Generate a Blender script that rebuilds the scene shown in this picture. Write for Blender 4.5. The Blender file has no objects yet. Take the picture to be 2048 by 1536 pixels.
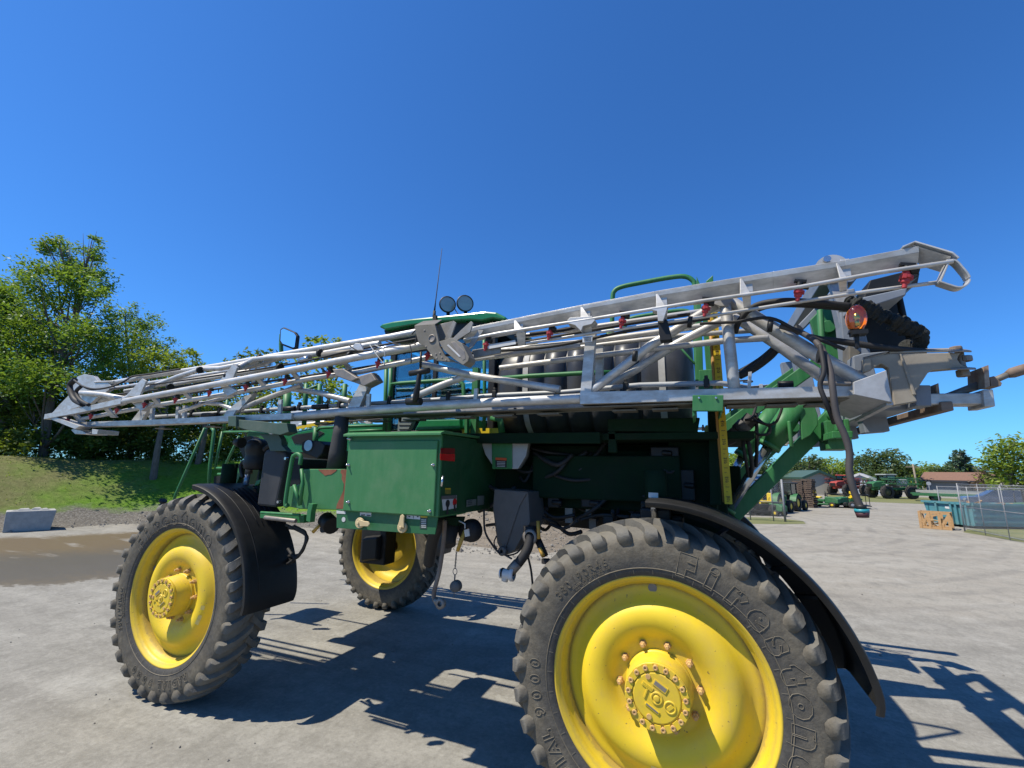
import bpy, math, random
import numpy as np
from mathutils import Vector, Matrix
SC = bpy.context.scene
COL = SC.collection
PI = math.pi
# ---------------------------------------------------------------- camera, sky, sun, exposure
F, YAW, PIT, ROL, CAMH = 885.97, -.3969, .1961, -.0187, 2.0907      # focal length in pixels of a 2048 px wide frame, radians, metres
cy, sy, cp, sp = math.cos(YAW), math.sin(YAW), math.cos(PIT), math.sin(PIT)
FW = Vector((sy*cp, cy*cp, sp)); RT0 = Vector((cy, -sy, 0)); DN0 = FW.cross(RT0)
RT = math.cos(ROL)*RT0 + math.sin(ROL)*DN0
DN = -math.sin(ROL)*RT0 + math.cos(ROL)*DN0
CAM = Vector((0, 0, CAMH))
cd = bpy.data.cameras.new('camera'); cam = bpy.data.objects.new('camera', cd); COL.objects.link(cam)
cd.sensor_fit = 'HORIZONTAL'; cd.sensor_width = 36.0; cd.lens = F/2048*36.0
cd.clip_start = .05; cd.clip_end = 4000
M3 = Matrix((RT, -DN, -FW)).transposed()
cam.matrix_world = Matrix.Translation(CAM) @ M3.to_4x4()
SC.camera = cam
SUND = Vector((.49, .37, -1.0)).normalized()
SUNEL = math.asin(-SUND.z)
world = bpy.data.worlds.new('World'); SC.world = world; world.use_nodes = True
wn = world.node_tree.nodes; wl = world.node_tree.links
sky = wn.new('ShaderNodeTexSky'); sky.sky_type = 'NISHITA'; sky.sun_disc = False
sky.sun_elevation = SUNEL; sky.sun_rotation = math.atan2(-SUND.x, -SUND.y) % (2*PI)
sky.altitude = 200; sky.air_density = 1.0; sky.dust_density = .3; sky.ozone_density = 3.5
tint = wn.new('ShaderNodeMix'); tint.data_type = 'RGBA'; tint.blend_type = 'MULTIPLY'; tint.inputs[0].default_value = 1.0; tint.inputs[7].default_value = (.455, 1.03, 1.68, 1)
wl.new(sky.outputs[0], tint.inputs[6]); wl.new(tint.outputs[2], wn['Background'].inputs[0]); wn['Background'].inputs[1].default_value = .075
sd = bpy.data.lights.new('sun', 'SUN'); sd.energy = 5.0; sd.angle = math.radians(.53); sd.color = (1.0, .925, .79)
so = bpy.data.objects.new('sun', sd); COL.objects.link(so); so.location = (-20, -15, 40)
so.rotation_euler = SUND.to_track_quat('-Z', 'Y').to_euler()
SC.view_settings.view_transform = 'Standard'; SC.view_settings.look = 'None'
SC.view_settings.exposure = .5; SC.view_settings.gamma = 1.0
SC.cycles.max_bounces = 8; SC.cycles.transparent_max_bounces = 24

# ---------------------------------------------------------------- survey helpers: a photo pixel (2048 x 1536) back onto a measured plane
def ray(px, py):
    return RT*((px-1024)/F) + DN*((py-768)/F) + FW
def PY(px, py, Y):
    v = ray(px, py); return CAM + v*(Y/v.y)
def PX(px, py, X):
    v = ray(px, py); return CAM + v*(X/v.x)
def PZ(px, py, Z=0.0):
    v = ray(px, py); return CAM + v*((Z-CAMH)/v.z)
HD = Vector((sy, cy, 0))
def PD(px, py, D):
    v = ray(px, py); return CAM + v*(D/v.dot(HD))
def GD(px, D, z=0.0):
    p = PD(px, 940, D); return Vector((p.x, p.y, z))

# ---------------------------------------------------------------- mesh builder
class MB:
    def __init__(s): s.v = []; s.f = []; s.m = []; s.s = []
    def add(s, verts, faces, mat=0, smooth=False):
        b = len(s.v); s.v.extend([tuple(q) for q in verts])
        for fc in faces: s.f.append([b+i for i in fc]); s.m.append(mat); s.s.append(smooth)
    def box(s, c, size, mat=0, rot=None):
        x, y, z = size[0]/2, size[1]/2, size[2]/2
        P = [Vector((a*x, b*y, d*z)) for d in (-1, 1) for b in (-1, 1) for a in (-1, 1)]
        if rot: P = [rot @ p for p in P]
        c = Vector(c)
        s.add([p+c for p in P], [(0,2,3,1), (4,5,7,6), (0,1,5,4), (2,6,7,3), (0,4,6,2), (1,3,7,5)], mat)
    def hexa(s, A, B, mat=0):
        n = len(A)
        s.add(list(A)+list(B), [tuple(range(n))[::-1], tuple(range(n, 2*n))] + [(i, (i+1) % n, n+(i+1) % n, n+i) for i in range(n)], mat)
    def prism(s, poly, d, mat=0):
        d = Vector(d); s.hexa([Vector(p) for p in poly], [Vector(p)+d for p in poly], mat)
    def plate(s, px, Y, t, mat=0):
        s.prism([PY(x, y, Y) for x, y in px], (0, t, 0), mat)
    def tube(s, pts, r, n=10, mat=0, closed=False, smooth=True, cap=True):
        pts = [Vector(p) for p in pts]; k = len(pts)
        rr = r if isinstance(r, (list, tuple)) else [r]*k
        T = []
        for i in range(k):
            a = pts[(i-1) % k] if (i > 0 or closed) else pts[i]; b = pts[(i+1) % k] if (i < k-1 or closed) else pts[i]
            t = (b-a); T.append(t.normalized() if t.length > 1e-9 else Vector((0, 0, 1)))
        up = Vector((0, 0, 1)) if abs(T[0].z) < .9 else Vector((1, 0, 0))
        N = (up - T[0]*up.dot(T[0])).normalized(); V = []
        for i in range(k):
            N = (N - T[i]*N.dot(T[i])); N = N.normalized() if N.length > 1e-9 else Vector((1, 0, 0))
            B = T[i].cross(N)
            for j in range(n):
                a = 2*PI*j/n; V.append(pts[i] + (N*math.cos(a)+B*math.sin(a))*rr[i])
        fs = []
        for i in range(k if closed else k-1):
            for j in range(n):
                a = i*n+j; b = i*n+(j+1) % n; c = ((i+1) % k)*n+(j+1) % n; d = ((i+1) % k)*n+j
                fs.append((a, b, c, d))
        s.add(V, fs, mat, smooth)
        if cap and not closed:
            b0 = len(s.v)-len(V)
            s.f.append([b0+j for j in range(n)][::-1]); s.m.append(mat); s.s.append(False)
            s.f.append([b0+(k-1)*n+j for j in range(n)]); s.m.append(mat); s.s.append(False)
    def ptube(s, px, r, n=10, mat=0, bend=0, **k):
        pts = [PY(*p) for p in px]
        if bend: pts = smooth_path(pts, bend)
        s.tube(pts, r, n, mat, **k)
    def bar(s, pts, w, h, mat=0, up=(0, 0, 1)):
        pts = [Vector(p) for p in pts]; up = Vector(up); k = len(pts); V = []
        for i in range(k):
            t = (pts[min(i+1, k-1)]-pts[max(i-1, 0)]).normalized()
            sd_ = t.cross(up); sd_ = sd_.normalized() if sd_.length > 1e-6 else Vector((1, 0, 0))
            u = sd_.cross(t).normalized()
            for a, b in ((-1, -1), (1, -1), (1, 1), (-1, 1)): V.append(pts[i]+sd_*(a*w/2)+u*(b*h/2))
        fs = [(0, 1, 2, 3), tuple((k-1)*4+j for j in (3, 2, 1, 0))]
        for i in range(k-1):
            for j in range(4): fs.append((i*4+j, (i+1)*4+j, (i+1)*4+(j+1) % 4, i*4+(j+1) % 4))
        s.add(V, fs, mat)
    def lathe(s, prof, c=(0, 0, 0), n=48, mat=0, ax='Y', smooth=True, a0=0, a1=2*PI):
        c = Vector(c); k = len(prof); full = abs(a1-a0-2*PI) < 1e-6; m = n if full else n+1; V = []
        for j in range(m):
            a = a0+(a1-a0)*j/n
            for l, r in prof:
                if ax == 'Y': V.append(c+Vector((r*math.cos(a), l, r*math.sin(a))))
                elif ax == 'Z': V.append(c+Vector((r*math.cos(a), r*math.sin(a), l)))
                else: V.append(c+Vector((l, r*math.cos(a), r*math.sin(a))))
        fs = []
        for j in range(n):
            for i in range(k-1):
                a = j*k+i; b = j*k+i+1; c2 = ((j+1) % m)*k+i+1; d = ((j+1) % m)*k+i
                fs.append((a, b, c2, d))
        s.add(V, fs, mat, smooth)
    def disc(s, c, r, depth, n=20, mat=0, ax='Y'):
        s.lathe([(0, 0.0001), (0, r), (depth, r), (depth, 0.0001)], c, n, mat, ax, smooth=False)
    def build(s, name, mats, parent=None, bevel=0, fix=True, sharp=0):
        me = bpy.data.meshes.new(name); me.from_pydata(s.v, [], s.f)
        if not isinstance(mats, (list, tuple)): mats = [mats]
        for m in mats: me.materials.append(m)
        me.polygons.foreach_set('material_index', s.m); me.polygons.foreach_set('use_smooth', s.s)
        if fix:
            import bmesh
            bm = bmesh.new(); bm.from_mesh(me); bmesh.ops.recalc_face_normals(bm, faces=bm.faces); bm.to_mesh(me); bm.free()
        if sharp: me.set_sharp_from_angle(angle=math.radians(sharp))
        me.update()
        o = bpy.data.objects.new(name, me); COL.objects.link(o)
        if bevel:
            b = o.modifiers.new('bevel', 'BEVEL'); b.width = bevel; b.segments = 2; b.limit_method = 'ANGLE'; b.angle_limit = math.radians(40)
            b.harden_normals = False
        if parent is not None: put(o, parent)
        return o
def wmat(o):
    m = o.matrix_basis.copy()
    return (wmat(o.parent) @ o.matrix_parent_inverse @ m) if o.parent else m
def put(o, parent):
    o.parent = parent; o.matrix_parent_inverse = wmat(parent).inverted()
def smooth_path(pts, n=6):
    out = []; k = len(pts)
    for i in range(k-1):
        p0 = pts[max(i-1, 0)]; p1 = pts[i]; p2 = pts[i+1]; p3 = pts[min(i+2, k-1)]
        for j in range(n):
            t = j/n
            out.append(.5*((2*p1)+(p2-p0)*t+(2*p0-5*p1+4*p2-p3)*t*t+(3*p1-p0-3*p2+p3)*t**3))
    out.append(pts[-1]); return out
def empty(name, loc, rz=0):
    o = bpy.data.objects.new(name, None); COL.objects.link(o); o.location = loc; o.rotation_euler = (0, 0, rz)
    o.empty_display_size = .2; return o
def tag(o, label=None, cat=None, group=None, kind=None):
    if label: o['label'] = label
    if cat: o['category'] = cat
    if group: o['group'] = group
    if kind: o['kind'] = kind
    return o
def copy_tree(o, parent=None):
    c = o.copy(); COL.objects.link(c)
    if parent is not None: c.parent = parent
    for ch in list(o.children): copy_tree(ch, c)
    return c
def text_geo(txt, size=1.0, outline=0, extrude=0, bold=0):
    cu = bpy.data.curves.new('lettering', 'FONT'); cu.body = txt; cu.size = size; cu.align_x = 'CENTER'; cu.align_y = 'CENTER'
    cu.resolution_u = 3
    if outline: cu.fill_mode = 'NONE'; cu.bevel_depth = outline; cu.bevel_resolution = 0
    else: cu.extrude = extrude
    cu.offset = bold
    ob = bpy.data.objects.new('lettering', cu); COL.objects.link(ob)
    dg = bpy.context.evaluated_depsgraph_get(); dg.update()
    me = bpy.data.meshes.new_from_object(ob.evaluated_get(dg))
    V = [v.co.copy() for v in me.vertices]; Fc = [tuple(p.vertices) for p in me.polygons]
    bpy.data.objects.remove(ob); bpy.data.curves.remove(cu); bpy.data.meshes.remove(me)
    return V, Fc
def put_text(mb, txt, org, ux, uy, size, mat=0, lift=.002, bold=0):
    V, Fc = text_geo(txt, size, bold=bold)
    org, ux, uy = Vector(org), Vector(ux).normalized(), Vector(uy).normalized(); n = ux.cross(uy)
    mb.add([org+ux*v.x+uy*v.y+n*(lift+v.z) for v in V], Fc, mat)

# ---------------------------------------------------------------- materials
def newmat(name):
    m = bpy.data.materials.new(name); m.use_nodes = True
    return m, m.node_tree.nodes, m.node_tree.links, m.node_tree.nodes['Principled BSDF']
def coord(N, L, scale=(1, 1, 1), out='Object'):
    tc = N.new('ShaderNodeTexCoord'); mp = N.new('ShaderNodeMapping'); mp.inputs['Scale'].default_value = scale
    L.new(tc.outputs[out], mp.inputs[0]); return mp.outputs[0]
def noise(N, L, vec, scale, detail=4, rough=.6):
    n = N.new('ShaderNodeTexNoise'); n.inputs['Scale'].default_value = scale; n.inputs['Detail'].default_value = detail
    n.inputs['Roughness'].default_value = rough; L.new(vec, n.inputs['Vector']); return n.outputs[0]
def ramp(N, L, fac, stops):
    r = N.new('ShaderNodeValToRGB'); e = r.color_ramp.elements
    while len(e) < len(stops): e.new(.5)
    for i, (p, c) in enumerate(stops): e[i].position = p; e[i].color = (c[0], c[1], c[2], 1) if not isinstance(c, (int, float)) else (c, c, c, 1)
    L.new(fac, r.inputs[0]); return r.outputs[0]
def mixc(N, L, fac, a, b, mode='MIX'):
    m = N.new('ShaderNodeMix'); m.data_type = 'RGBA'; m.blend_type = mode
    if isinstance(fac, (int, float)): m.inputs[0].default_value = fac
    else: L.new(fac, m.inputs[0])
    for sk_, v in ((m.inputs[6], a), (m.inputs[7], b)):
        if isinstance(v, tuple): sk_.default_value = (*v, 1)
        else: L.new(v, sk_)
    return m.outputs[2]
def mth(N, L, op, a, b=None, c=None, clamp=False):
    m = N.new('ShaderNodeMath'); m.operation = op; m.use_clamp = clamp
    for i, v in enumerate((a, b, c)):
        if v is None: continue
        if isinstance(v, (int, float)): m.inputs[i].default_value = v
        else: L.new(v, m.inputs[i])
    return m.outputs[0]
def bump(N, L, bs, h, strength=.3, dist=.01):
    b = N.new('ShaderNodeBump'); b.inputs['Strength'].default_value = strength; b.inputs['Distance'].default_value = dist
    L.new(h, b.inputs['Height']); L.new(b.outputs[0], bs.inputs['Normal'])
def mat(name, c1, c2=None, rough=.5, metal=0, sc=6, stretch=(1, 1, 1), lo=.35, hi=.65, bs=0, bd=.004, fine=60, spec=.4, r2=None, dust=None, coat=0):
    m, N, L, B = newmat(name)
    v = coord(N, L, stretch); n = noise(N, L, v, sc, 6, .65)
    c2 = c2 or tuple(x*.8 for x in c1); c1 = tuple(x*.88 for x in c1); c2 = tuple(x*.88 for x in c2)
    col = ramp(N, L, n, [(lo, c1), (hi, c2)])
    if dust:
        v2 = coord(N, L, (1, 1, 1)); n2 = noise(N, L, v2, 2.3, 8, .7)
        f = ramp(N, L, n2, [(.48, 0.0), (.75, dust[1])]); col = mixc(N, L, f, col, dust[0])
    L.new(col, B.inputs['Base Color'])
    rg = ramp(N, L, n, [(.3, rough), (.75, r2 if r2 is not None else min(1, rough*1.3))]); L.new(rg, B.inputs['Roughness'])
    B.inputs['Metallic'].default_value = metal; B.inputs['Specular IOR Level'].default_value = spec
    if coat: B.inputs['Coat Weight'].default_value = coat; B.inputs['Coat Roughness'].default_value = .15
    if bs: bump(N, L, B, noise(N, L, coord(N, L), fine, 3), bs, bd)
    return m
DUSTC = (.36, .32, .25)
GREEN = mat('green_paint', (.022, .150, .042), (.040, .190, .062), .45, sc=5, stretch=(6, 6, .5), dust=(DUSTC, .10), r2=.6)
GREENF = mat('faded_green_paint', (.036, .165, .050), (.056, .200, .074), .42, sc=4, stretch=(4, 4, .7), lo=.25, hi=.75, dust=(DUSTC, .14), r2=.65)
GREENC = mat('clean_green_paint', (.012, .155, .045), (.018, .19, .06), .25, sc=3, coat=.3)
DKGREEN = mat('shaded_green_frame', (.003, .016, .007), (.006, .024, .010), .7, sc=6, dust=((.03, .027, .021), .35), spec=.15)  # frame green with the shade under the machine put into its colour
def wheel_paint():
    m, N, L, B = newmat('yellow_wheel_paint'); v = coord(N, L); sx = N.new('ShaderNodeSeparateXYZ'); L.new(v, sx.inputs[0])
    r = mth(N, L, 'SQRT', mth(N, L, 'ADD', mth(N, L, 'MULTIPLY', sx.outputs[0], sx.outputs[0]), mth(N, L, 'MULTIPLY', sx.outputs[2], sx.outputs[2])))
    n1 = noise(N, L, v, 3.2, 7, .7); n2 = noise(N, L, v, 18, 6, .75); n3 = noise(N, L, coord(N, L, (9, 9, 1.2)), 3, 4, .6)
    c = ramp(N, L, n1, [(.3, (.72, .520, .024)), (.7, (.65, .445, .021))])
    # road dust that settles in the dish, grime in the rim seam and round the bolts, stone chips
    c = mixc(N, L, mth(N, L, 'MULTIPLY', ramp(N, L, n1, [(.45, 0.0), (.72, .38)]), ramp(N, L, n2, [(.3, .4), (.7, 1.0)])), c, (.50, .37, .14))
    seam = ramp(N, L, mth(N, L, 'ADD', r, mth(N, L, 'MULTIPLY', mth(N, L, 'SUBTRACT', n2, .5), .03)), [(.520, 0.0), (.546, .75), (.552, .25), (.566, .05), (.578, .35), (.590, .05), (.612, .5)])
    c = mixc(N, L, seam, c, (.26, .185, .075))
    bolts = ramp(N, L, mth(N, L, 'ADD', r, mth(N, L, 'MULTIPLY', mth(N, L, 'SUBTRACT', n1, .5), .08)), [(.180, .30), (.215, .42), (.262, .0)])
    c = mixc(N, L, mth(N, L, 'MULTIPLY', bolts, ramp(N, L, n2, [(.4, .2), (.65, 1.0)])), c, (.42, .24, .07))
    c = mixc(N, L, mth(N, L, 'MULTIPLY', ramp(N, L, n3, [(.60, 0.0), (.72, .28)]), ramp(N, L, n1, [(.4, 0.0), (.6, 1.0)])), c, (.45, .32, .12))
    chips = ramp(N, L, noise(N, L, v, 55, 2, .5), [(.735, 0.0), (.75, .8)]); c = mixc(N, L, chips, c, (.20, .12, .05))
    L.new(c, B.inputs['Base Color']); L.new(ramp(N, L, n2, [(.3, .38), (.7, .62)]), B.inputs['Roughness']); B.inputs['Specular IOR Level'].default_value = .4
    bump(N, L, B, n2, .06, .004); return m
YEL = wheel_paint()
YEL2 = mat('yellow_stripe', (.80, .58, .02), None, .4)
NUTM = mat('rusty_yellow_nut', (.66, .44, .15), (.52, .28, .12), .6, sc=40)
ALU = mat('bare_aluminium', (.62, .61, .59), (.42, .41, .385), .40, metal=.45, sc=6, stretch=(1.5, 4, 4), bs=.08, dust=((.27, .24, .19), .65), r2=.62)
ALUD = mat('dusty_aluminium', (.19, .18, .155), (.13, .12, .10), .6, metal=.3, sc=5, bs=.06, dust=((.36, .31, .24), .5))
GALV = mat('galvanised_steel', (.50, .50, .50), (.38, .385, .39), .5, metal=.4, sc=14)
GREYP = mat('grey_frame_paint', (.17, .195, .23), (.22, .245, .28), .5, sc=5, dust=(DUSTC, .15))
TANP = mat('dusty_grey_casting', (.235, .205, .160), (.31, .275, .22), .65, sc=6, bs=.08, dust=((.44, .38, .28), .5))
POLY = mat('black_poly_tank', (.030, .032, .035), (.052, .052, .052), .32, sc=2.2, stretch=(1, 1, 1), dust=((.13, .125, .115), .35), r2=.5)
BLACK = mat('black_plastic', (.009, .0095, .010), (.015, .015, .015), .45, sc=5, bs=.12, fine=180, dust=((.055, .052, .046), .3), spec=.3)
BLACKR = mat('black_rubber_hose', (.016, .016, .017), (.03, .028, .027), .6, sc=9)
CLOTH = mat('black_hose_wrap', (.014, .015, .014), (.034, .036, .032), .8, sc=9, bs=.9, bd=.03, fine=22)
GREYPL = mat('grey_plastic_panel', (.095, .092, .088), (.12, .115, .11), .6, sc=14, bs=.1, fine=200)
WHITEP = mat('translucent_white_tank', (.42, .43, .42), (.34, .35, .34), .5)
STRAP = mat('pale_tank_strap', (.52, .50, .45), (.40, .38, .34), .6, sc=9)
RED = mat('red_reflector', (.62, .012, .010), None, .25)
PINK = mat('red_nozzle_cap', (.52, .055, .06), (.40, .035, .04), .5)
STEEL = mat('chrome_rod', (.62, .63, .64), None, .18, metal=.9)
DSTEEL = mat('worn_steel', (.20, .185, .17), (.30, .26, .22), .5, metal=.5, sc=12)
BROWN = mat('rusty_bar', (.15, .10, .07), (.24, .19, .15), .7, sc=9)
RUST = mat('surface_rust', (.17, .055, .028), (.26, .10, .055), .8, sc=9)
CREAM = mat('cream_valve_handle', (.62, .50, .28), (.55, .42, .22), .5, sc=7)
OCHRE = mat('ochre_valve_handle', (.50, .30, .05), (.42, .23, .03), .5)
OCHRE2 = mat('orange_hose', (.42, .22, .05), (.33, .17, .04), .5)
STICK = mat('white_sticker', (.62, .62, .60), None, .5)
STICKD = mat('dark_print', (.025, .025, .027), None, .6)
STICKR = mat('orange_red_print', (.62, .10, .02), None, .5)
RULER = mat('yellow_ruler', (.62, .43, .010), (.46, .31, .010), .5, sc=9)
WHITEM = mat('white_painted_metal', (.60, .60, .60), (.5, .49, .47), .5)
def tyre_mat():
    m, N, L, B = newmat('dusty_tyre_rubber')
    v = coord(N, L); sx = N.new('ShaderNodeSeparateXYZ'); L.new(v, sx.inputs[0])
    r = mth(N, L, 'SQRT', mth(N, L, 'ADD', mth(N, L, 'MULTIPLY', sx.outputs[0], sx.outputs[0]), mth(N, L, 'MULTIPLY', sx.outputs[2], sx.outputs[2])))
    n1 = noise(N, L, v, 5, 7, .7); n2 = noise(N, L, v, 22, 6, .7)
    # a ring of dried mud round the middle of the sidewall, bare rubber near the bead
    rr = mth(N, L, 'ADD', r, mth(N, L, 'MULTIPLY', mth(N, L, 'SUBTRACT', n1, .5), .16))
    ring = ramp(N, L, rr, [(0.0, .08), (.63, .12), (.70, .6), (.76, .95), (.815, .8), (.845, .3), (1.0, .22)])
    dustf = mth(N, L, 'MULTIPLY', ring, ramp(N, L, n1, [(.30, .30), (.62, 1.0)]), clamp=True)
    base = ramp(N, L, n2, [(.3, (.034, .034, .034)), (.7, (.062, .060, .056))])
    lug = ramp(N, L, n1, [(.3, (.085, .084, .08)), (.5, (.125, .122, .112)), (.7, (.175, .168, .145))]); base = mixc(N, L, ramp(N, L, r, [(.805, 0.0), (.84, .85)]), base, lug)
    dst = ramp(N, L, n2, [(.3, (.100, .084, .058)), (.7, (.185, .160, .116))])
    col = mixc(N, L, dustf, base, dst)
    L.new(col, B.inputs['Base Color']); B.inputs['Roughness'].default_value = .72; B.inputs['Specular IOR Level'].default_value = .3
    n9 = noise(N, L, v, 70, 4, .7); bump(N, L, B, mth(N, L, 'ADD', n2, mth(N, L, 'MULTIPLY', n9, .6)), .45, .008); return m
TYRE = tyre_mat()
TYREL = mat('raised_tyre_lettering', (.185, .16, .118), (.12, .105, .08), .75, sc=9)
def rim_in_mat(): return YEL
def glass_mat(name, tint, gl=.10):
    m, N, L, B = newmat(name); N.remove(B)
    tr = N.new('ShaderNodeBsdfTransparent'); tr.inputs[0].default_value = (*tint, 1)
    g = N.new('ShaderNodeBsdfGlossy'); g.inputs['Roughness'].default_value = .03; g.inputs[0].default_value = (.9, .95, 1, 1)
    fr = N.new('ShaderNodeFresnel'); fr.inputs[0].default_value = 1.5
    mx = N.new('ShaderNodeMixShader'); L.new(mth(N, L, 'ADD', fr.outputs[0], gl-.04, clamp=True), mx.inputs[0])
    L.new(tr.outputs[0], mx.inputs[1]); L.new(g.outputs[0], mx.inputs[2]); L.new(mx.outputs[0], N['Material Output'].inputs[0]); return m
GLASS = glass_mat('tinted_cab_glass', (.58, .90, .88))
DGLASS = glass_mat('dark_window_glass', (.22, .30, .34), .12)
def mirror_mat():
    m, N, L, B = newmat('mirror_glass'); B.inputs['Base Color'].default_value = (.85, .88, .9, 1); B.inputs['Metallic'].default_value = 1; B.inputs['Roughness'].default_value = .03; return m
MIRROR = mirror_mat()
AMBER = glass_mat('amber_lens_shell', (1.0, .78, .32), .07)
AMBERB = mat('amber_reflector', (.95, .36, .014), (.88, .29, .010), .25)
LENS = mat('lamp_lens', (.36, .42, .42), (.30, .36, .37), .12, metal=.25, sc=3, stretch=(1, 1, 9))
LENS2 = mat('blue_lamp_lens', (.30, .36, .45), None, .12, metal=.3)
# ================================================================ GROUND
def yard_mat():
    m, N, L, B = newmat('dusty_concrete_yard')
    v = coord(N, L); n1 = noise(N, L, v, .55, 8, .62); n2 = noise(N, L, v, 7, 8, .7); n3 = noise(N, L, coord(N, L, (.10, .45, 1)), 1.2, 7, .6); n4 = noise(N, L, v, 60, 3, .7)
    sx = N.new('ShaderNodeSeparateXYZ'); L.new(v, sx.inputs[0]); X, Y = sx.outputs[0], sx.outputs[1]
    a = ramp(N, L, n1, [(.30, (.180, .172, .150)), (.5, (.272, .263, .233)), (.70, (.360, .350, .312))])
    a = mixc(N, L, .6, a, ramp(N, L, n2, [(.28, (.165, .158, .138)), (.5, (.275, .266, .236)), (.74, (.39, .378, .338))]))
    n3b = noise(N, L, coord(N, L, (.22, .95, 1)), 3.2, 8, .7); a = mixc(N, L, .32, a, ramp(N, L, n3b, [(.3, (.17, .16, .138)), (.5, (.29, .28, .25)), (.68, (.43, .415, .37))]))
    # small stones and grit
    a = mixc(N, L, ramp(N, L, n4, [(.62, 0.0), (.70, .6)]), a, (.12, .11, .095))
    # brownish gravel drift across the open yard on the right, chalky scrapes
    far = ramp(N, L, mth(N, L, 'ADD', mth(N, L, 'MULTIPLY', Y, .05), mth(N, L, 'MULTIPLY', n1, .25)), [(.52, 0.0), (.68, .65)])
    a = mixc(N, L, far, a, ramp(N, L, n3, [(.3, (.270, .235, .180)), (.55, (.365, .335, .275)), (.75, (.43, .405, .345))]))
    n5 = noise(N, L, coord(N, L, (.35, 1.1, 1)), .8, 6, .6)
    a = mixc(N, L, ramp(N, L, n5, [(.66, 0.0), (.76, .7)]), a, (.50, .485, .435))
    n6 = noise(N, L, coord(N, L, (.7, 1.0, 1)), 1.7, 5, .55)
    a = mixc(N, L, ramp(N, L, n6, [(.69, 0.0), (.75, .5)]), a, (.155, .145, .125))
    # faint curved tyre tracks and oil drips
    cv = N.new('ShaderNodeVectorMath'); cv.operation = 'DISTANCE'; L.new(v, cv.inputs[0]); cv.inputs[1].default_value = (-6, 26, 0)
    wv_ = N.new('ShaderNodeTexWave'); wv_.wave_type = 'RINGS'; wv_.rings_direction = 'SPHERICAL'; wv_.inputs['Scale'].default_value = .38; wv_.inputs['Distortion'].default_value = 2.5; wv_.inputs['Detail'].default_value = 3; wv_.inputs['Detail Scale'].default_value = .6
    mpw = N.new('ShaderNodeMapping'); mpw.inputs['Location'].default_value = (6, -26, 0); L.new(v, mpw.inputs[0]); L.new(mpw.outputs[0], wv_.inputs['Vector'])
    trk = mth(N, L, 'MULTIPLY', ramp(N, L, wv_.outputs[1], [(.62, 0.0), (.9, 1.0)]), ramp(N, L, n1, [(.42, 0.0), (.60, .45)])); a = mixc(N, L, trk, a, (.17, .16, .14))
    a = mixc(N, L, ramp(N, L, noise(N, L, v, 1.15, 3, .5), [(.70, 0.0), (.735, .45)]), a, (.10, .095, .085))
    n8 = noise(N, L, v, 24, 5, .75); a = mixc(N, L, ramp(N, L, n8, [(.28, .5), (.5, 0.0)]), a, (.135, .128, .11)); a = mixc(N, L, ramp(N, L, n8, [(.54, 0.0), (.74, .5)]), a, (.44, .43, .385))
    n11 = noise(N, L, v, 1.5, 7, .68); a = mixc(N, L, ramp(N, L, n11, [(.28, .55), (.47, 0.0)]), a, (.165, .158, .138)); a = mixc(N, L, ramp(N, L, n11, [(.55, 0.0), (.74, .6)]), a, (.42, .41, .37))
    n12 = noise(N, L, coord(N, L, (1, .5, 1)), 4.0, 8, .75); a = mixc(N, L, ramp(N, L, n12, [(.34, .45), (.50, 0.0)]), a, (.15, .143, .122))
    n10 = noise(N, L, v, 170, 3, .8); a = mixc(N, L, ramp(N, L, n10, [(.28, .45), (.46, 0.0)]), a, (.11, .105, .09)); a = mixc(N, L, ramp(N, L, n10, [(.56, 0.0), (.72, .45)]), a, (.50, .485, .44))
    vg = N.new('ShaderNodeTexVoronoi'); vg.inputs['Scale'].default_value = 38; L.new(v, vg.inputs['Vector']); a = mixc(N, L, ramp(N, L, vg.outputs['Distance'], [(.10, .5), (.17, 0.0)]), a, mixc(N, L, n2, (.09, .085, .075), (.46, .44, .40)))
    # fine cracks
    vo = N.new('ShaderNodeTexVoronoi'); vo.feature = 'DISTANCE_TO_EDGE'; vo.inputs['Scale'].default_value = .33
    wv = N.new('ShaderNodeVectorMath'); wv.operation = 'ADD'; nn = N.new('ShaderNodeTexNoise'); nn.inputs['Scale'].default_value = .9; nn.inputs['Detail'].default_value = 6; L.new(v, nn.inputs['Vector']); L.new(v, wv.inputs[0]); L.new(nn.outputs[1], wv.inputs[1]); L.new(wv.outputs[0], vo.inputs['Vector'])
    a = mixc(N, L, ramp(N, L, vo.outputs['Distance'], [(.0, .16), (.004, 0.0)]), a, (.12, .11, .10))
    # wet, muddy run-off in front of the bank
    u = mth(N, L, 'ADD', mth(N, L, 'MULTIPLY', X, -.825), mth(N, L, 'MULTIPLY', Y, .565)); t = mth(N, L, 'ADD', mth(N, L, 'MULTIPLY', X, .565), mth(N, L, 'MULTIPLY', Y, .825))
    un = mth(N, L, 'ADD', u, mth(N, L, 'MULTIPLY', mth(N, L, 'SUBTRACT', mth(N, L, 'ADD', mth(N, L, 'MULTIPLY', n3, .7), mth(N, L, 'MULTIPLY', n2, .3)), .5), 4.5)); tn = mth(N, L, 'ADD', t, mth(N, L, 'MULTIPLY', mth(N, L, 'SUBTRACT', n1, .5), 4))
    w1 = ramp(N, L, mth(N, L, 'MULTIPLY', un, .05), [(.583, 0.0), (.592, 1.0), (.925, 1.0), (.96, 0.0)])
    w2 = ramp(N, L, mth(N, L, 'MULTIPLY_ADD', tn, .05, .5), [(.455, 1.0), (.50, 0.0)])
    streak = ramp(N, L, noise(N, L, coord(N, L, (.22, .9, 1)), 1.0, 5, .6), [(.56, 1.0), (.62, .15)])
    st2 = mth(N, L, 'MAXIMUM', streak, ramp(N, L, mth(N, L, 'MULTIPLY', un, .05), [(.74, 1.0), (.80, 0.0)]))
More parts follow.
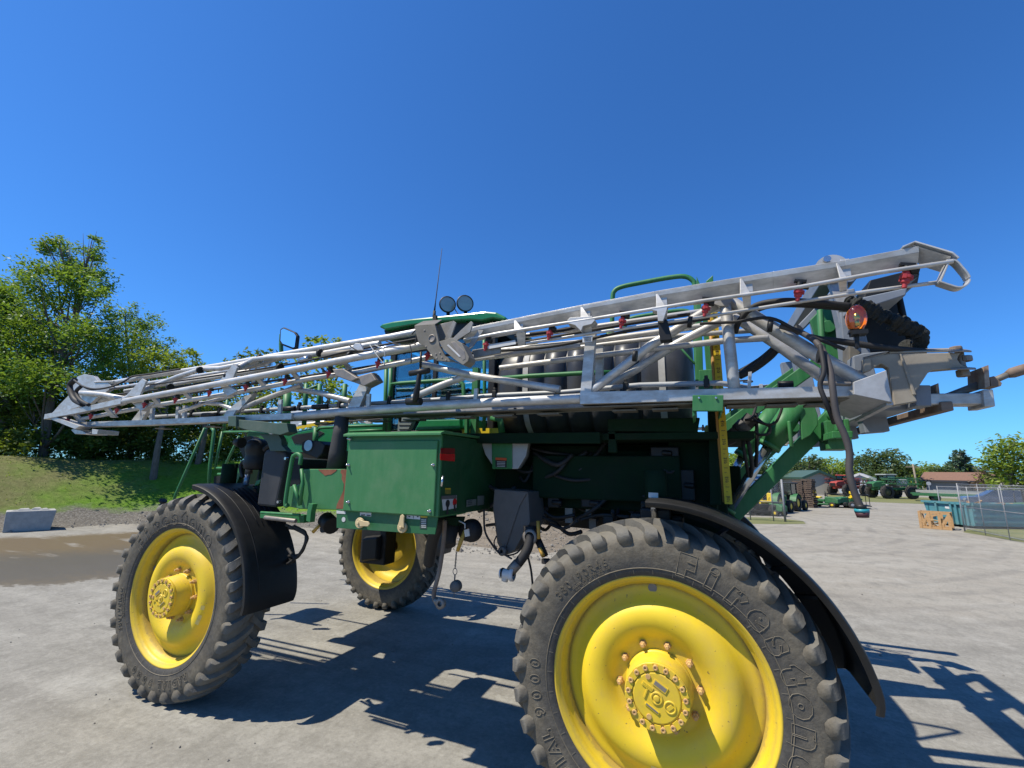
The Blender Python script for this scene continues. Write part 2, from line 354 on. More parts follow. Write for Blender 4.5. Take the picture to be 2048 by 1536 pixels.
    wet = mth(N, L, 'MULTIPLY', mth(N, L, 'MULTIPLY', w1, w2), st2)
    wc = ramp(N, L, mth(N, L, 'ADD', mth(N, L, 'MULTIPLY', un, .05), mth(N, L, 'MULTIPLY', n2, .1)), [(.62, (.150, .122, .082)), (.68, (.105, .095, .078)), (.78, (.100, .090, .072)), (.86, (.150, .112, .062))])
    a = mixc(N, L, mth(N, L, 'MULTIPLY', wet, .93), a, wc)
    a = mixc(N, L, 1.0, a, (.82, .815, .80), 'MULTIPLY'); L.new(a, B.inputs['Base Color'])
    L.new(mth(N, L, 'SUBTRACT', .9, mth(N, L, 'MULTIPLY', wet, .42)), B.inputs['Roughness']); B.inputs['Specular IOR Level'].default_value = .25
    bump(N, L, B, mth(N, L, 'ADD', mth(N, L, 'MULTIPLY', n2, .6), mth(N, L, 'MULTIPLY', n4, .5)), .35, .012); return m
g = MB(); S_ = 900
g.add([(-S_, -200, 0), (S_, -200, 0), (S_, S_, 0), (-S_, S_, 0)], [(0, 1, 2, 3)]); yard = g.build('ground', [yard_mat()]); yard['kind'] = 'structure'
TOE = [(-30, -12), (-23, -3), (-20.6, 3), (-19.6, 6.6), (-18.9, 9.6), (-16.2, 11.5), (-12.8, 12.0), (-6.6, 11.3), (-3.3, 11.2), (4, 12.2)]
def toe_dist(x, y):
    best = np.full(x.shape, 1e9); sgn = np.zeros(x.shape)
    for (ax, ay), (bx, by) in zip(TOE[:-1], TOE[1:]):
        dx, dy = bx-ax, by-ay; l2 = dx*dx+dy*dy; t = np.clip(((x-ax)*dx+(y-ay)*dy)/l2, 0, 1)
        d = np.hypot(x-ax-t*dx, y-ay-t*dy); s = -((x-ax)*dy-(y-ay)*dx)
        k = d < best-1e-9; best = np.where(k, d, best); sgn = np.where(k, np.sign(s), sgn)
    return best*sgn
_rs = np.random.RandomState(3); _ph = _rs.uniform(0, 6.28, (10, 2)); _fr = _rs.uniform(.25, 1.4, (10, 2))
def bank_h(x, y):
    x = np.asarray(x, float); y = np.asarray(y, float); d = toe_dist(x, y); t = np.clip(d/7.0, 0, 1)
    H = 2.35-.5*np.clip((x+17)/9, 0, 1); H = H*np.clip((-1.2-(x-.02*y))/4.5, 0, 1)
    n = sum(np.sin(x*_fr[i, 0]+_ph[i, 0])*np.sin(y*_fr[i, 1]+_ph[i, 1]) for i in range(10))*.02
    h = H*(t*t*(3-2*t))+n*np.clip(d, 0, 1)
    return np.where(d < 0, d*.25-.02, h-.02)-.25*np.clip((x-.02*y+4.2)/3.5, 0, 1)
gx = np.arange(-75, 4.1, .4); gy = np.arange(-14, 60, .4); XX, YY = np.meshgrid(gx, gy); ZZ = bank_h(XX, YY)
nx, ny = len(gx), len(gy)
b_ = MB(); b_.v = [tuple(p) for p in np.stack([XX.ravel(), YY.ravel(), ZZ.ravel()], 1)]
for j in range(ny-1):
    for i in range(nx-1):
        q = (j*nx+i, j*nx+i+1, (j+1)*nx+i+1, (j+1)*nx+i)
        if max(b_.v[k][2] for k in q) > -.03: b_.f.append(list(q)); b_.m.append(0); b_.s.append(True)
def bank_mat():
    m, N, L, B = newmat('grassy_bank'); v = coord(N, L); sx = N.new('ShaderNodeSeparateXYZ'); L.new(v, sx.inputs[0]); X, Z = sx.outputs[0], sx.outputs[2]
    n1 = noise(N, L, v, .55, 7, .65); n2 = noise(N, L, v, 5, 8, .75); n3 = noise(N, L, v, 26, 5, .8)
    grass = ramp(N, L, n2, [(.3, (.060, .125, .012)), (.55, (.110, .205, .022)), (.75, (.165, .245, .040))])
    dry = ramp(N, L, n2, [(.3, (.115, .095, .050)), (.6, (.185, .155, .085)), (.8, (.235, .20, .12))])
    # the left part of the bank is worn and dry
    Yb = sx.outputs[1]; lat = mth(N, L, 'ADD', mth(N, L, 'MULTIPLY', X, .922), mth(N, L, 'MULTIPLY', Yb, .387)); dm = mth(N, L, 'ADD', mth(N, L, 'MULTIPLY', mth(N, L, 'ADD', lat, 13.6), -.10), n1)
    zz = mth(N, L, 'ABSOLUTE', mth(N, L, 'SUBTRACT', Z, 1.0)); dm = mth(N, L, 'SUBTRACT', dm, mth(N, L, 'MULTIPLY', zz, .12))
    c = mixc(N, L, ramp(N, L, dm, [(.56, 0.0), (.92, .75)]), grass, dry)
    vo = N.new('ShaderNodeTexVoronoi'); vo.inputs['Scale'].default_value = 14; L.new(v, vo.inputs['Vector'])
    grav = mixc(N, L, .6, ramp(N, L, n3, [(.3, (.10, .092, .078)), (.6, (.21, .195, .165)), (.8, (.33, .31, .27))]), ramp(N, L, vo.outputs['Distance'], [(.1, (.25, .24, .21)), (.6, (.09, .08, .068))]))
    gz = mth(N, L, 'ADD', Z, mth(N, L, 'MULTIPLY', mth(N, L, 'SUBTRACT', n1, .5), 1.2))
    gz = mth(N, L, 'SUBTRACT', gz, mth(N, L, 'MULTIPLY', mth(N, L, 'ADD', X, 11.0), .3, clamp=True))
    c = mixc(N, L, ramp(N, L, gz, [(.28, 1.0), (.5, 0.0)]), c, grav)
    dirt = ramp(N, L, n2, [(.3, (.125, .105, .080)), (.6, (.215, .185, .145)), (.8, (.30, .27, .22))])
    c = mixc(N, L, ramp(N, L, mth(N, L, 'ADD', mth(N, L, 'MULTIPLY', X, .1), mth(N, L, 'MULTIPLY', n1, .2)), [(-.9+0, 0.0), (-.7, 1.0)]) if False else ramp(N, L, mth(N, L, 'MULTIPLY_ADD', X, .05, 1.0), [(.45, 0.0), (.55, 1.0)]), c, dirt)
    L.new(c, B.inputs['Base Color']); B.inputs['Roughness'].default_value = .95; B.inputs['Specular IOR Level'].default_value = .1
    bump(N, L, B, mth(N, L, 'ADD', n2, mth(N, L, 'MULTIPLY', n3, .5)), .8, .06); return m
bank = b_.build('grass_bank', [bank_mat()], fix=False); bank['kind'] = 'structure'
def mesh_np(name, V, nper, mats, parent=None, matidx=None):
    n = len(V)//nper; me = bpy.data.meshes.new(name); me.vertices.add(len(V)); me.vertices.foreach_set('co', np.asarray(V, np.float32).ravel())
    me.loops.add(n*nper); me.loops.foreach_set('vertex_index', np.arange(n*nper, dtype=np.int32))
    me.polygons.add(n); me.polygons.foreach_set('loop_start', np.arange(0, n*nper, nper, dtype=np.int32)); me.polygons.foreach_set('loop_total', np.full(n, nper, np.int32))
    for m_ in mats: me.materials.append(m_)
    if matidx is not None: me.polygons.foreach_set('material_index', np.asarray(matidx, np.int32))
    me.update(); me.validate(); o = bpy.data.objects.new(name, me); COL.objects.link(o)
    if parent is not None: o.parent = parent
    return o
def leaf_mat(name, c1, c2, c3, tr=.35):
    m, N, L, B = newmat(name); gi = N.new('ShaderNodeNewGeometry'); c = ramp(N, L, gi.outputs['Random Per Island'], [(.0, c1), (.55, c2), (1.0, c3)])
    n = noise(N, L, coord(N, L), .55, 3, .6); c = mixc(N, L, ramp(N, L, n, [(.35, .0), (.65, .7)]), c, c1)
    L.new(c, B.inputs['Base Color']); B.inputs['Roughness'].default_value = .5; B.inputs['Specular IOR Level'].default_value = .35
    t = N.new('ShaderNodeBsdfTranslucent'); L.new(mixc(N, L, .5, c, (.30, .38, .02)), t.inputs[0]); mx = N.new('ShaderNodeMixShader'); mx.inputs[0].default_value = tr
    L.new(B.outputs[0], mx.inputs[1]); L.new(t.outputs[0], mx.inputs[2]); L.new(mx.outputs[0], N['Material Output'].inputs[0]); return m
LF_A = leaf_mat('green_leaves', (.048, .142, .018), (.105, .240, .032), (.195, .330, .058), .45)
LF_B = leaf_mat('yellow_green_leaves', (.120, .190, .018), (.215, .295, .030), (.320, .385, .060), .45)
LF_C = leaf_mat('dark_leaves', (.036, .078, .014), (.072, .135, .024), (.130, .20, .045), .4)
LF_D = leaf_mat('blue_green_needles', (.020, .055, .036), (.040, .085, .055), (.065, .115, .075), .2)
LF_E = leaf_mat('reddish_leaves', (.06, .035, .022), (.10, .06, .035), (.13, .085, .05), .2)
LF_F = leaf_mat('hazy_far_leaves', (.035, .068, .024), (.070, .110, .036), (.115, .150, .055), .3)
BARK = mat('grey_bark', (.16, .145, .125), (.085, .075, .062), .9, sc=6, stretch=(4, 4, .6), bs=.5, fine=14)
GRASSM = leaf_mat('grass_blades', (.10, .17, .02), (.14, .21, .03), (.20, .24, .06), .5)
def leaves(blobs, size, per, seed, flat=.0):
    rs = np.random.RandomState(seed); out = []
    for c, r in blobs:
        # each bough is several leaf clumps, with gaps between them
        nc = max(4, int(9*(r/1.2)**1.6)); u = rs.normal(size=(nc, 3)); u /= np.linalg.norm(u, axis=1)[:, None]; cc = np.array(c)+u*(r*rs.uniform(.25, 1.0, (nc, 1)))
        k = max(8, int(per*r*r/nc)); cr = r*.42
        p = (cc[:, None, :]+rs.normal(size=(nc, k, 3))*np.array([cr, cr, cr*.75])*.62).reshape(-1, 3)
        out.append(p)
    p = np.concatenate(out); n = len(p); a = rs.normal(size=(n, 3)); a[:, 2] *= .5; a /= np.linalg.norm(a, axis=1)[:, None]; u_ = rs.normal(size=(n, 3))*.7+np.array([-.35, -.3, .8]); b = np.cross(a, u_); b /= np.linalg.norm(b, axis=1)[:, None]
    s = size*rs.uniform(.6, 1.35, (n, 1)); V = np.stack([p-a*s, p+b*s*.42, p+a*s, p-b*s*.42], 1).reshape(-1, 3); return V
def tree(name, label, cat, base, D, pxblobs, size, per, lm, trunk, seed, group=None, jit=1.0, lean=None, kind=None):
    rs = random.Random(seed); root = empty(name, base); tag(root, label, cat, group)
    bl = []
    for x, y, r in pxblobs:
        R = r*D/F*math.sqrt(1+((x-1024)/F)**2)*.95; p = PD(x, y, D+rs.uniform(-1, 1)*jit); bl.append((p-Vector(base), R))
    o = mesh_np('crown', leaves(bl, size, per, seed), 4, [lm], root)
    if trunk:
        m = MB(); top = max(bl, key=lambda q: q[0].z)[0]; tr = trunk; pts = [Vector((0, 0, -.6)), Vector((rs.uniform(-.2, .2), rs.uniform(-.2, .2), top.z*.3)), Vector((top.x*.5, top.y*.5, top.z*.6)), Vector((top.x, top.y, top.z*.98))]
        pts = smooth_path(pts, 6); n = len(pts); m.tube(pts, [tr*(1.15-1.05*i/(n-1)) for i in range(n)], 8)
        for c, r in bl:
            k = min(n-1, max(2, int((c.z/top.z-.18)*(n-1)))); a = pts[k]
            if (c-a).length < .4: continue
            mid = (a+c)/2+Vector((0, 0, -.1*(c-a).length)); q = smooth_path([a, mid, c+Vector((0, 0, r*.4))], 4); m.tube(q, [tr*.42*(1-.85*i/(len(q)-1)) for i in range(len(q))], 6)
            for _ in range(3):
                e = c+Vector((rs.uniform(-1, 1), rs.uniform(-1, 1), rs.uniform(-.4, 1)))*r*.9; m.tube([mid, (mid+e)/2+Vector((0, 0, -.1)), e], [tr*.16, tr*.1, tr*.03], 5)
        m.build('trunk', [BARK]).parent = root
    return root
def bz(p): return float(bank_h(p.x, p.y))
def bb_(px, D):
    p = GD(px, D); p.z = max(0, bz(p)); return p
D1 = 20
tree('tall_tree', 'tallest tree, twin-topped and bright green, rising above the silver boom tip', 'tree', bb_(82, D1), D1,
     [(112, 482, 20), (96, 500, 18), (130, 505, 26), (184, 480, 15), (190, 505, 16), (160, 530, 30), (110, 545, 34), (178, 560, 26), (66, 545, 16), (55, 565, 18), (80, 590, 34), (140, 590, 46), (195, 610, 26), (50, 620, 34), (110, 650, 52), (180, 665, 44), (225, 650, 20), (60, 690, 44), (140, 710, 52), (215, 715, 34), (90, 750, 46), (180, 760, 44), (60, 780, 30)], .078, 1150, LF_A, .17, 11, jit=1.4)
tree('broadleaf_tree', 'green tree at the edge of the photo beyond the concrete block, beside the twin-topped tree', 'tree', bb_(-20, 20.5), 20.5, [(8, 592, 20), (-20, 600, 40), (20, 630, 36), (-30, 660, 60), (20, 690, 44), (-20, 740, 70), (30, 750, 40), (-60, 640, 60)], .08, 1150, LF_A, .22, 12, jit=1.2)
tree('broadleaf_tree', 'airy tree right of the tall twin-topped tree, its branches showing', 'tree', bb_(255, 24), 24, [(250, 625, 18), (280, 645, 26), (305, 660, 22), (320, 685, 20), (265, 680, 34), (230, 690, 26), (300, 710, 32), (240, 735, 36)], .08, 800, LF_A, .15, 13, jit=1.2)
tree('broadleaf_tree', 'yellow-green bushy tree above the left boom tubes', 'tree', bb_(310, 20), 20, [(300, 715, 26), (275, 735, 26), (325, 735, 24), (350, 725, 20), (300, 765, 34), (250, 760, 28), (340, 765, 28)], .08, 1200, LF_B, .14, 14)
tree('broadleaf_tree', 'small yellow-green tree where the wood ends beside the open sky over the boom', 'tree', bb_(390, 22), 22, [(362, 708, 14), (385, 720, 18), (405, 728, 16), (370, 745, 24), (400, 760, 24), (415, 745, 14)], .08, 1200, LF_B, .13, 15)
tree('broadleaf_tree', 'dark glossy-leaved tree poking over the boom left of the mirror', 'tree', bb_(500, 21), 21, [(455, 728, 12), (480, 716, 14), (515, 708, 16), (540, 712, 14), (560, 722, 14), (490, 745, 24), (530, 750, 28), (470, 775, 24), (520, 800, 34), (560, 790, 26), (480, 830, 30)], .13, 300, LF_C, .16, 16)
tree('broadleaf_tree', 'round-topped green tree behind the boom right of the mirror', 'tree', bb_(645, 22), 22, [(640, 685, 18), (615, 695, 18), (668, 690, 18), (690, 705, 16), (640, 715, 30), (600, 725, 22), (680, 735, 24), (640, 770, 40), (690, 790, 26), (600, 790, 26), (660, 830, 36)], .12, 360, LF_B, .16, 17)
tree('bush', 'shaggy bush behind the truss posts, below the round-topped tree', 'bush', bb_(720, 19), 19, [(700, 800, 22), (720, 820, 24), (690, 840, 24), (735, 845, 20), (620, 850, 30), (570, 860, 28)], .11, 380, LF_B, .06, 18)
# dark undergrowth under the trees along the crest
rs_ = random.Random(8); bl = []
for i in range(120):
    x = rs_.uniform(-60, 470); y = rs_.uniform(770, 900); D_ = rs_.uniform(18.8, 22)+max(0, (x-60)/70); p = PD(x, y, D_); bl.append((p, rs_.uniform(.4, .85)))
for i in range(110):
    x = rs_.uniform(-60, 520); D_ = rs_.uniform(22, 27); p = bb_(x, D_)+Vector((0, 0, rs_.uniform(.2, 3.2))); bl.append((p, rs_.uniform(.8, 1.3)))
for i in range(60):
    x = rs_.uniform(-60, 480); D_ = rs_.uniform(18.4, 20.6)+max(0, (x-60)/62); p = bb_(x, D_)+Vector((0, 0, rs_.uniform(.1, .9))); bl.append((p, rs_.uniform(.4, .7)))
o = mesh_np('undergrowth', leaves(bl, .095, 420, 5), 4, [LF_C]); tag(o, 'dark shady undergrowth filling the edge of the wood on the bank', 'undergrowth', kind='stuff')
rs2 = np.random.RandomState(2); n = 15000; gxs = rs2.uniform(-34, -8, n); gys = rs2.uniform(-4, 26, n); d = toe_dist(gxs, gys); k = (d > 1.0+rs2.uniform(0, 4.5, n)) & (d < 9); gxs, gys = gxs[k], gys[k]; gz_ = bank_h(gxs, gys); n = len(gxs)
a = rs2.uniform(0, 6.28, n); hgt = rs2.uniform(.03, .08, n)*(1+1.8*(toe_dist(gxs, gys) > 6.5)); w_ = .018; P0 = np.stack([gxs, gys, gz_], 1); dx = np.stack([np.cos(a), np.sin(a), 0*a], 1)*w_; tip = P0+np.stack([np.cos(a+1)*hgt*.5, np.sin(a+1)*hgt*.5, hgt], 1)
o = mesh_np('grass_blades', np.stack([P0-dx, P0+dx, tip], 1).reshape(-1, 3), 3, [GRASSM]); tag(o, 'short grass growing on the bank at the left', 'grass', kind='stuff')
# loose stones at the toe of the bank and on the dirt slope
rs3 = np.random.RandomState(6); V = []
def stones(n, xf, yf, smin, smax, hf):
    out = []
    for i in range(n):
        x, y = xf(), yf(); z = hf(x, y); s = rs3.uniform(smin, smax)*(1+(rs3.uniform() > .95)); q = rs3.normal(size=(6, 3)); q = np.array([[1, 0, 0], [-1, 0, 0], [0, 1, 0], [0, -1, 0], [0, 0, 1], [0, 0, -1]])*rs3.uniform(.5, 1, (6, 1))*s
        r = rs3.uniform(0, 6.28); R_ = np.array([[math.cos(r), -math.sin(r), 0], [math.sin(r), math.cos(r), 0], [0, 0, 1]]); q = q@R_.T+np.array([x, y, z+s*.2])
        for t in ((0, 2, 4), (2, 1, 4), (1, 3, 4), (3, 0, 4)): out += [q[t[0]], q[t[1]], q[t[2]]]
    return out
V = stones(2600, lambda: rs3.uniform(-20, -8), lambda: rs3.uniform(4, 14), .02, .055, lambda x, y: float(bank_h(x, y)) if -.3 < float(toe_dist(np.array(x), np.array(y))) < 2.2 else -1)
V += stones(1800, lambda: rs3.uniform(-9, 0), lambda: rs3.uniform(10.8, 15), .015, .05, lambda x, y: max(0, float(bank_h(x, y))))
V += stones(700, lambda: rs3.uniform(-9, 7), lambda: rs3.uniform(1.6, 12), .004, .014, lambda x, y: 0)
o = mesh_np('loose_stones', V, 3, [mat('grey_stones', (.26, .245, .215), (.12, .11, .10), .9, sc=3)]); tag(o, 'loose grey stones and grit scattered at the foot of the bank and over the yard', 'gravel', kind='stuff')
gr = MB(); gr.add([GD(x, D_, .006) for x, D_ in ((1650, 44), (1720, 42), (1840, 40), (1990, 38), (2100, 47), (1840, 55), (1650, 58))], [tuple(range(7))]); GSH = mat('lawn_strip', (.115, .135, .04), (.20, .19, .075), .95, sc=1.2, stretch=(.4, 1, 1))
tag(gr.build('grass_strip', [GSH]), kind='structure')
gr = MB(); gr.add([GD(x, D_, .006) for x, D_ in ((1470, 21.2), (1500, 20.7), (1560, 20.9), (1600, 21.2), (1596, 22.4), (1540, 24), (1470, 24))], [tuple(range(7))]); tag(gr.build('grass_strip', [GSH]), kind='structure')
gr = MB(); gr.add([GD(x, D_, .006) for x, D_ in ((1905, 19.0), (1960, 17.6), (2060, 15.4), (2160, 14.8), (2160, 20), (2000, 20.5), (1915, 20.2))], [tuple(range(7))]); tag(gr.build('grass_strip', [GSH]), kind='structure')
# concrete block at the foot of the bank
m = MB(); P0 = PZ(4, 1066); P1 = PZ(100, 1060.5); ax = (P1-P0); L_ = ax.length; ax.normalize(); nrm = Vector((-ax.y, ax.x, 0)); rt_ = random.Random(2)
root = None; hB = .62
def blk(u, v, z): return P0+ax*u+nrm*v+Vector((0, 0, z))
m.hexa([blk(0, 0, 0), blk(L_, 0, 0), blk(L_, .75, 0), blk(0, .75, 0)], [blk(-.02, .0, hB), blk(L_+.06, 0, hB), blk(L_+.05, .75, hB), blk(-.02, .75, hB)])
for u0, u1, v0, v1, dz in ((L_*.15, L_*.55, .12, .62, .06), (L_*.45, L_*.8, .2, .66, .075), (L_*.65, L_*.95, .10, .58, .05), (.03, L_*.3, .05, .3, .03)): m.hexa([blk(u0, v0, hB-.01), blk(u1, v0+.03, hB-.01), blk(u1-.04, v1, hB-.01), blk(u0+.05, v1-.03, hB-.01)], [blk(u0+.09, v0+.07, hB+dz), blk(u1-.1, v0+.08, hB+dz*.8), blk(u1-.12, v1-.06, hB+dz), blk(u0+.12, v1-.09, hB+dz*.9)])
o = m.build('concrete_block', [mat('rough_concrete', (.30, .30, .285), (.40, .395, .37), .9, sc=5, bs=.5, fine=16)], bevel=.025); tag(o, 'big grey concrete barrier block standing at the foot of the grass bank', 'concrete block')

# ================================================================ FAR SIDE OF THE YARD (right)
def part(mb, name, mats, root, bevel=0):
    o = mb.build(name, mats, None, bevel); o.parent = root; return o
def seg(mb, pts, r, n=6, mat_=0): mb.tube(pts, r, n, mat_)
# tree line
TL = [(1490, 62, [(1470, 930, 22), (1495, 938, 18), (1440, 930, 30)]), (1540, 66, [(1530, 930, 20), (1550, 938, 18), (1515, 942, 18)]), (1610, 70, [(1600, 926, 16), (1620, 918, 12), (1635, 930, 16), (1580, 935, 20), (1610, 942, 22)]), (1665, 78, [(1650, 928, 12), (1668, 936, 16), (1682, 940, 16)]), (1725, 82, [(1715, 918, 12), (1738, 915, 12), (1725, 932, 20), (1700, 934, 14), (1748, 934, 14)]),
      (1785, 80, [(1765, 913, 12), (1785, 912, 14), (1800, 925, 14), (1775, 932, 22), (1815, 938, 14)]), (1850, 95, [(1845, 942, 10), (1862, 940, 12), (1875, 946, 12), (1835, 948, 12)]), (1885, 90, [(1880, 945, 12), (1897, 950, 10)]), (1575, 84, [(1570, 934, 14), (1590, 940, 14)]), (1640, 92, [(1640, 938, 14), (1655, 946, 12)]), (1690, 96, [(1685, 944, 12), (1700, 948, 12)]), (1760, 98, [(1758, 940, 12), (1745, 946, 12)]), (1820, 90, [(1812, 944, 12), (1830, 948, 12), (1845, 952, 10)]), (1868, 110, [(1862, 950, 10), (1880, 953, 10), (1850, 953, 10)]), (1950, 105, [(1945, 950, 12), (1960, 952, 10), (1930, 955, 10)])]
for i, (px, D_, bl) in enumerate(TL):
    bl = bl+[(px-14, 955, 16), (px+14, 955, 16), (px, 962, 18)]
    tree('far_tree', 'round green tree in the far tree line beyond the yard', 'tree', GD(px, D_), D_, bl, .28, 130, LF_F if i % 3 else LF_B, .3, 40+i, 'trees of the far tree line', jit=3)
tree('broadleaf_tree', 'big bright green tree behind the chain link gate and the tan-roofed building', 'tree', GD(2015, 62), 62, [(2005, 893, 16), (2028, 890, 16), (1990, 905, 16), (2050, 900, 22), (1985, 925, 16), (2012, 915, 22), (2040, 925, 26), (1992, 945, 20), (2025, 950, 26), (2055, 955, 30), (2000, 965, 18)], .28, 75, LF_B, .3, 60)
tree('reddish_tree', 'brownish red leaved tree between the tan-roofed building and the bright green tree', 'tree', GD(1966, 70), 70, [(1966, 940, 10), (1960, 955, 12), (1972, 958, 12), (1964, 970, 10)], .22, 110, LF_E, .15, 61)
# conifer with level boughs
rs4 = np.random.RandomState(9); bl = []; base = GD(1922, 98)
for i, y in enumerate(range(908, 962, 5)):
    wd = 4+(y-905)*.52
    for s_ in (-1, -.4, .3, .9): bl.append((1919+s_*wd+rs4.uniform(-3, 3), y+rs4.uniform(-2, 2)-abs(s_)*2, 4.5+wd*.12))
tree('conifer', 'dark blue-green conifer standing behind the tan-roofed building', 'tree', base, 98, bl, .38, 60, LF_D, .35, 62)
# utility pole
m = MB(); p0 = GD(1830, 62); t0 = PD(1826, 928, 62); m.tube([p0, Vector((p0.x-.15, p0.y, t0.z))], [.14, .10], 8); m.box((p0.x-.15, p0.y, t0.z-.4), (1.6, .1, .1)); tag(m.build('utility_pole', [mat('pole_wood', (.30, .25, .19), None, .9)]), 'wooden utility pole in front of the far tree line', 'utility pole')
# tan-roofed building
def bldg(name, label, px, D_, rz, w, dpt, he, hr, wallm, roofm, trim, over=.5, ridge='x'):
    root = empty(name, GD(px, D_), rz); tag(root, label, 'building'); m = MB(); m.box((0, 0, he/2), (w, dpt, he)); 
    if ridge == 'x':
        for s in (-1, 1): m.add([(s*w/2, -dpt/2, he), (s*w/2, dpt/2, he), (s*w/2, 0, hr)], [(0, 1, 2)])
    else:
        for s in (-1, 1): m.add([(-w/2, s*dpt/2, he), (w/2, s*dpt/2, he), (0, s*dpt/2, hr)], [(0, 1, 2)])
    part(m, 'wall', [wallm], root); m = MB(); th = .14; q = MB()
    if ridge == 'x':
        e = dpt/2+over; ze = he-(hr-he)*over/(dpt/2)
        for s in (-1, 1): m.hexa([Vector((-w/2-over, s*e, ze+.02)), Vector((w/2+over, s*e, ze+.02)), Vector((w/2+over, 0, hr+.02)), Vector((-w/2-over, 0, hr+.02))], [Vector((-w/2-over, s*e, ze+th)), Vector((w/2+over, s*e, ze+th)), Vector((w/2+over, 0, hr+th)), Vector((-w/2-over, 0, hr+th))])
        for s in (-1, 1): q.bar([(-w/2-over-.03, s*e, ze), (-w/2-over-.03, 0, hr)], .06, .3); q.bar([(w/2+over+.03, s*e, ze), (w/2+over+.03, 0, hr)], .06, .3); q.box((0, s*(e+.02), ze), (w+2*over, .06, .25))
    else:
        e = w/2+over; ze = he-(hr-he)*over/(w/2)
        for s in (-1, 1): m.hexa([Vector((s*e, -dpt/2-over, ze+.02)), Vector((s*e, dpt/2+over, ze+.02)), Vector((0, dpt/2+over, hr+.02)), Vector((0, -dpt/2-over, hr+.02))], [Vector((s*e, -dpt/2-over, ze+th)), Vector((s*e, dpt/2+over, ze+th)), Vector((0, dpt/2+over, hr+th)), Vector((0, -dpt/2-over, hr+th))])
        for s in (-1, 1): q.bar([(s*e, -dpt/2-over-.03, ze), (0, -dpt/2-over-.03, hr)], .06, .3); q.box((s*(e+.02), 0, ze), (.06, dpt+2*over, .2))
    part(m, 'roof', [roofm], root); part(q, 'roof_trim', [trim], root); return root
GWALL = mat('blue_grey_siding', (.22, .25, .27), (.25, .28, .30), .7, sc=2, stretch=(.2, .2, 14)); TROOF = mat('tan_shingles', (.22, .125, .085), (.17, .098, .07), .9, sc=5)
DTRIM = mat('dark_blue_trim', (.03, .035, .05), None, .6); WTRIM = mat('white_trim', (.6, .6, .6), None, .5)
r = bldg('tan_roof_building', 'blue-grey building with a low tan shingle roof and dark eaves beyond the fence', 1918, 76, math.radians(-32), 7.6, 6.0, 2.2, 3.3, GWALL, TROOF, DTRIM, .7)
m = MB(); m.box((1.4, -3.03, 1.15), (2.2, .06, 1.3)); part(m, 'window', [DGLASS], r)
r = bldg('gabled_building', 'pale blue metal building with a white-trimmed gable behind the red sprayer', 1722, 68, math.radians(-18), 5.2, 9, 1.5, 2.75, mat('pale_blue_metal', (.34, .39, .45), (.38, .43, .48), .6), mat('grey_metal_roof', (.32, .34, .36), None, .5), WTRIM, .3, 'y')
m = MB(); m.box((-1.2, -4.53, .75), (1.0, .06, 1.5)); part(m, 'door', [WTRIM], r)
r = bldg('white_shed', 'low white outbuilding behind the left boom of the red sprayer', 1656, 74, math.radians(-14), 4.2, 4, 1.7, 2.5, mat('white_siding', (.55, .56, .57), None, .7), mat('dark_roof', (.06, .065, .075), None, .7), WTRIM, .3, 'y')
m = MB(); m.box((.6, -2.03, .8), (.9, .06, 1.5)); part(m, 'door', [DTRIM], r)
r = bldg('green_roof_shed', 'beige ribbed metal shed with a green roof beside the pallet stacks', 1613, 60, math.radians(14), 3.6, 6.0, 2.1, 2.9, mat('beige_ribbed_metal', (.40, .37, .30), (.33, .305, .25), .6, sc=10, stretch=(9, 9, .05)), mat('green_metal_roof', (.050, .095, .075), (.065, .115, .09), .5, sc=4, stretch=(8, 8, .2)), mat('green_trim', (.03, .08, .06), None, .5), .25, 'y')
# pallets
PAL = mat('weathered_pallet_wood', (.16, .115, .085), (.10, .072, .055), .9, sc=5); pal = None
for si, (px, D_, nP, side) in enumerate(((1595, 33.0, 13, 'left'), (1613, 32.6, 14, 'right'))):
    b0 = GD(px, D_)
    for k in range(nP):
        if pal is None:
            m = MB()
            for i in range(7): m.box((-.5+i*.1667, 0, .13), (.10, 1.0, .02))
            for y in (-.46, 0, .46): m.box((0, y, .075), (1.1, .04, .09))
            for i in (-.5, 0, .5): m.box((i, 0, .012), (.10, 1.0, .02))
            o = pal = m.build('pallet', [PAL])
        else: o = pal.copy(); COL.objects.link(o)
        o.location = b0+Vector((random.Random(k+si*50).uniform(-.05, .05), random.Random(k*3+si).uniform(-.04, .04), k*.142)); o.rotation_euler = (0, 0, math.radians(-35+random.Random(k+9*si).uniform(-4, 4))); o.scale = (.62, .62, 1)
        tag(o, ('topmost' if k == nP-1 else 'lowest' if k == 0 else 'dark wooden')+' pallet %sin the %s pallet stack beside the green-roofed shed' % ('stacked ' if 0 < k < nP-1 else '', side), 'pallet', 'pallets stacked beside the shed')
# simple wheel for the yard machines
DT = mat('far_tyre', (.022, .022, .024), (.05, .045, .038), .85, sc=12)
def ywheel(root, x, y, r, w, hubm, name='wheel', lugs=14, rz=0):
    m = MB(); m.lathe([(-w/2, r*.55), (-w/2, r*.93), (-w*.36, r), (w*.36, r), (w/2, r*.93), (w/2, r*.55)], n=24)
    for k in range(lugs):
        a = 2*PI*k/lugs; m.box((r*math.cos(a), w*.2*(1 if k % 2 else -1), r*math.sin(a)), (r*.09, w*.6, r*.12), 0, Matrix.Rotation(-a, 3, 'Y') @ Matrix.Rotation(.6 if k % 2 else -.6, 3, 'X'))
    o = part(m, name, [DT], root); o.location = (x, y, r); o.rotation_euler = (0, 0, rz); h = MB(); h.lathe([(-w*.42, .001), (-w*.42, r*.3), (-w*.3, r*.56), (w*.3, r*.56), (w*.42, r*.3), (w*.42, .001)], n=20); part(h, 'wheel_rim', [hubm], o); return o
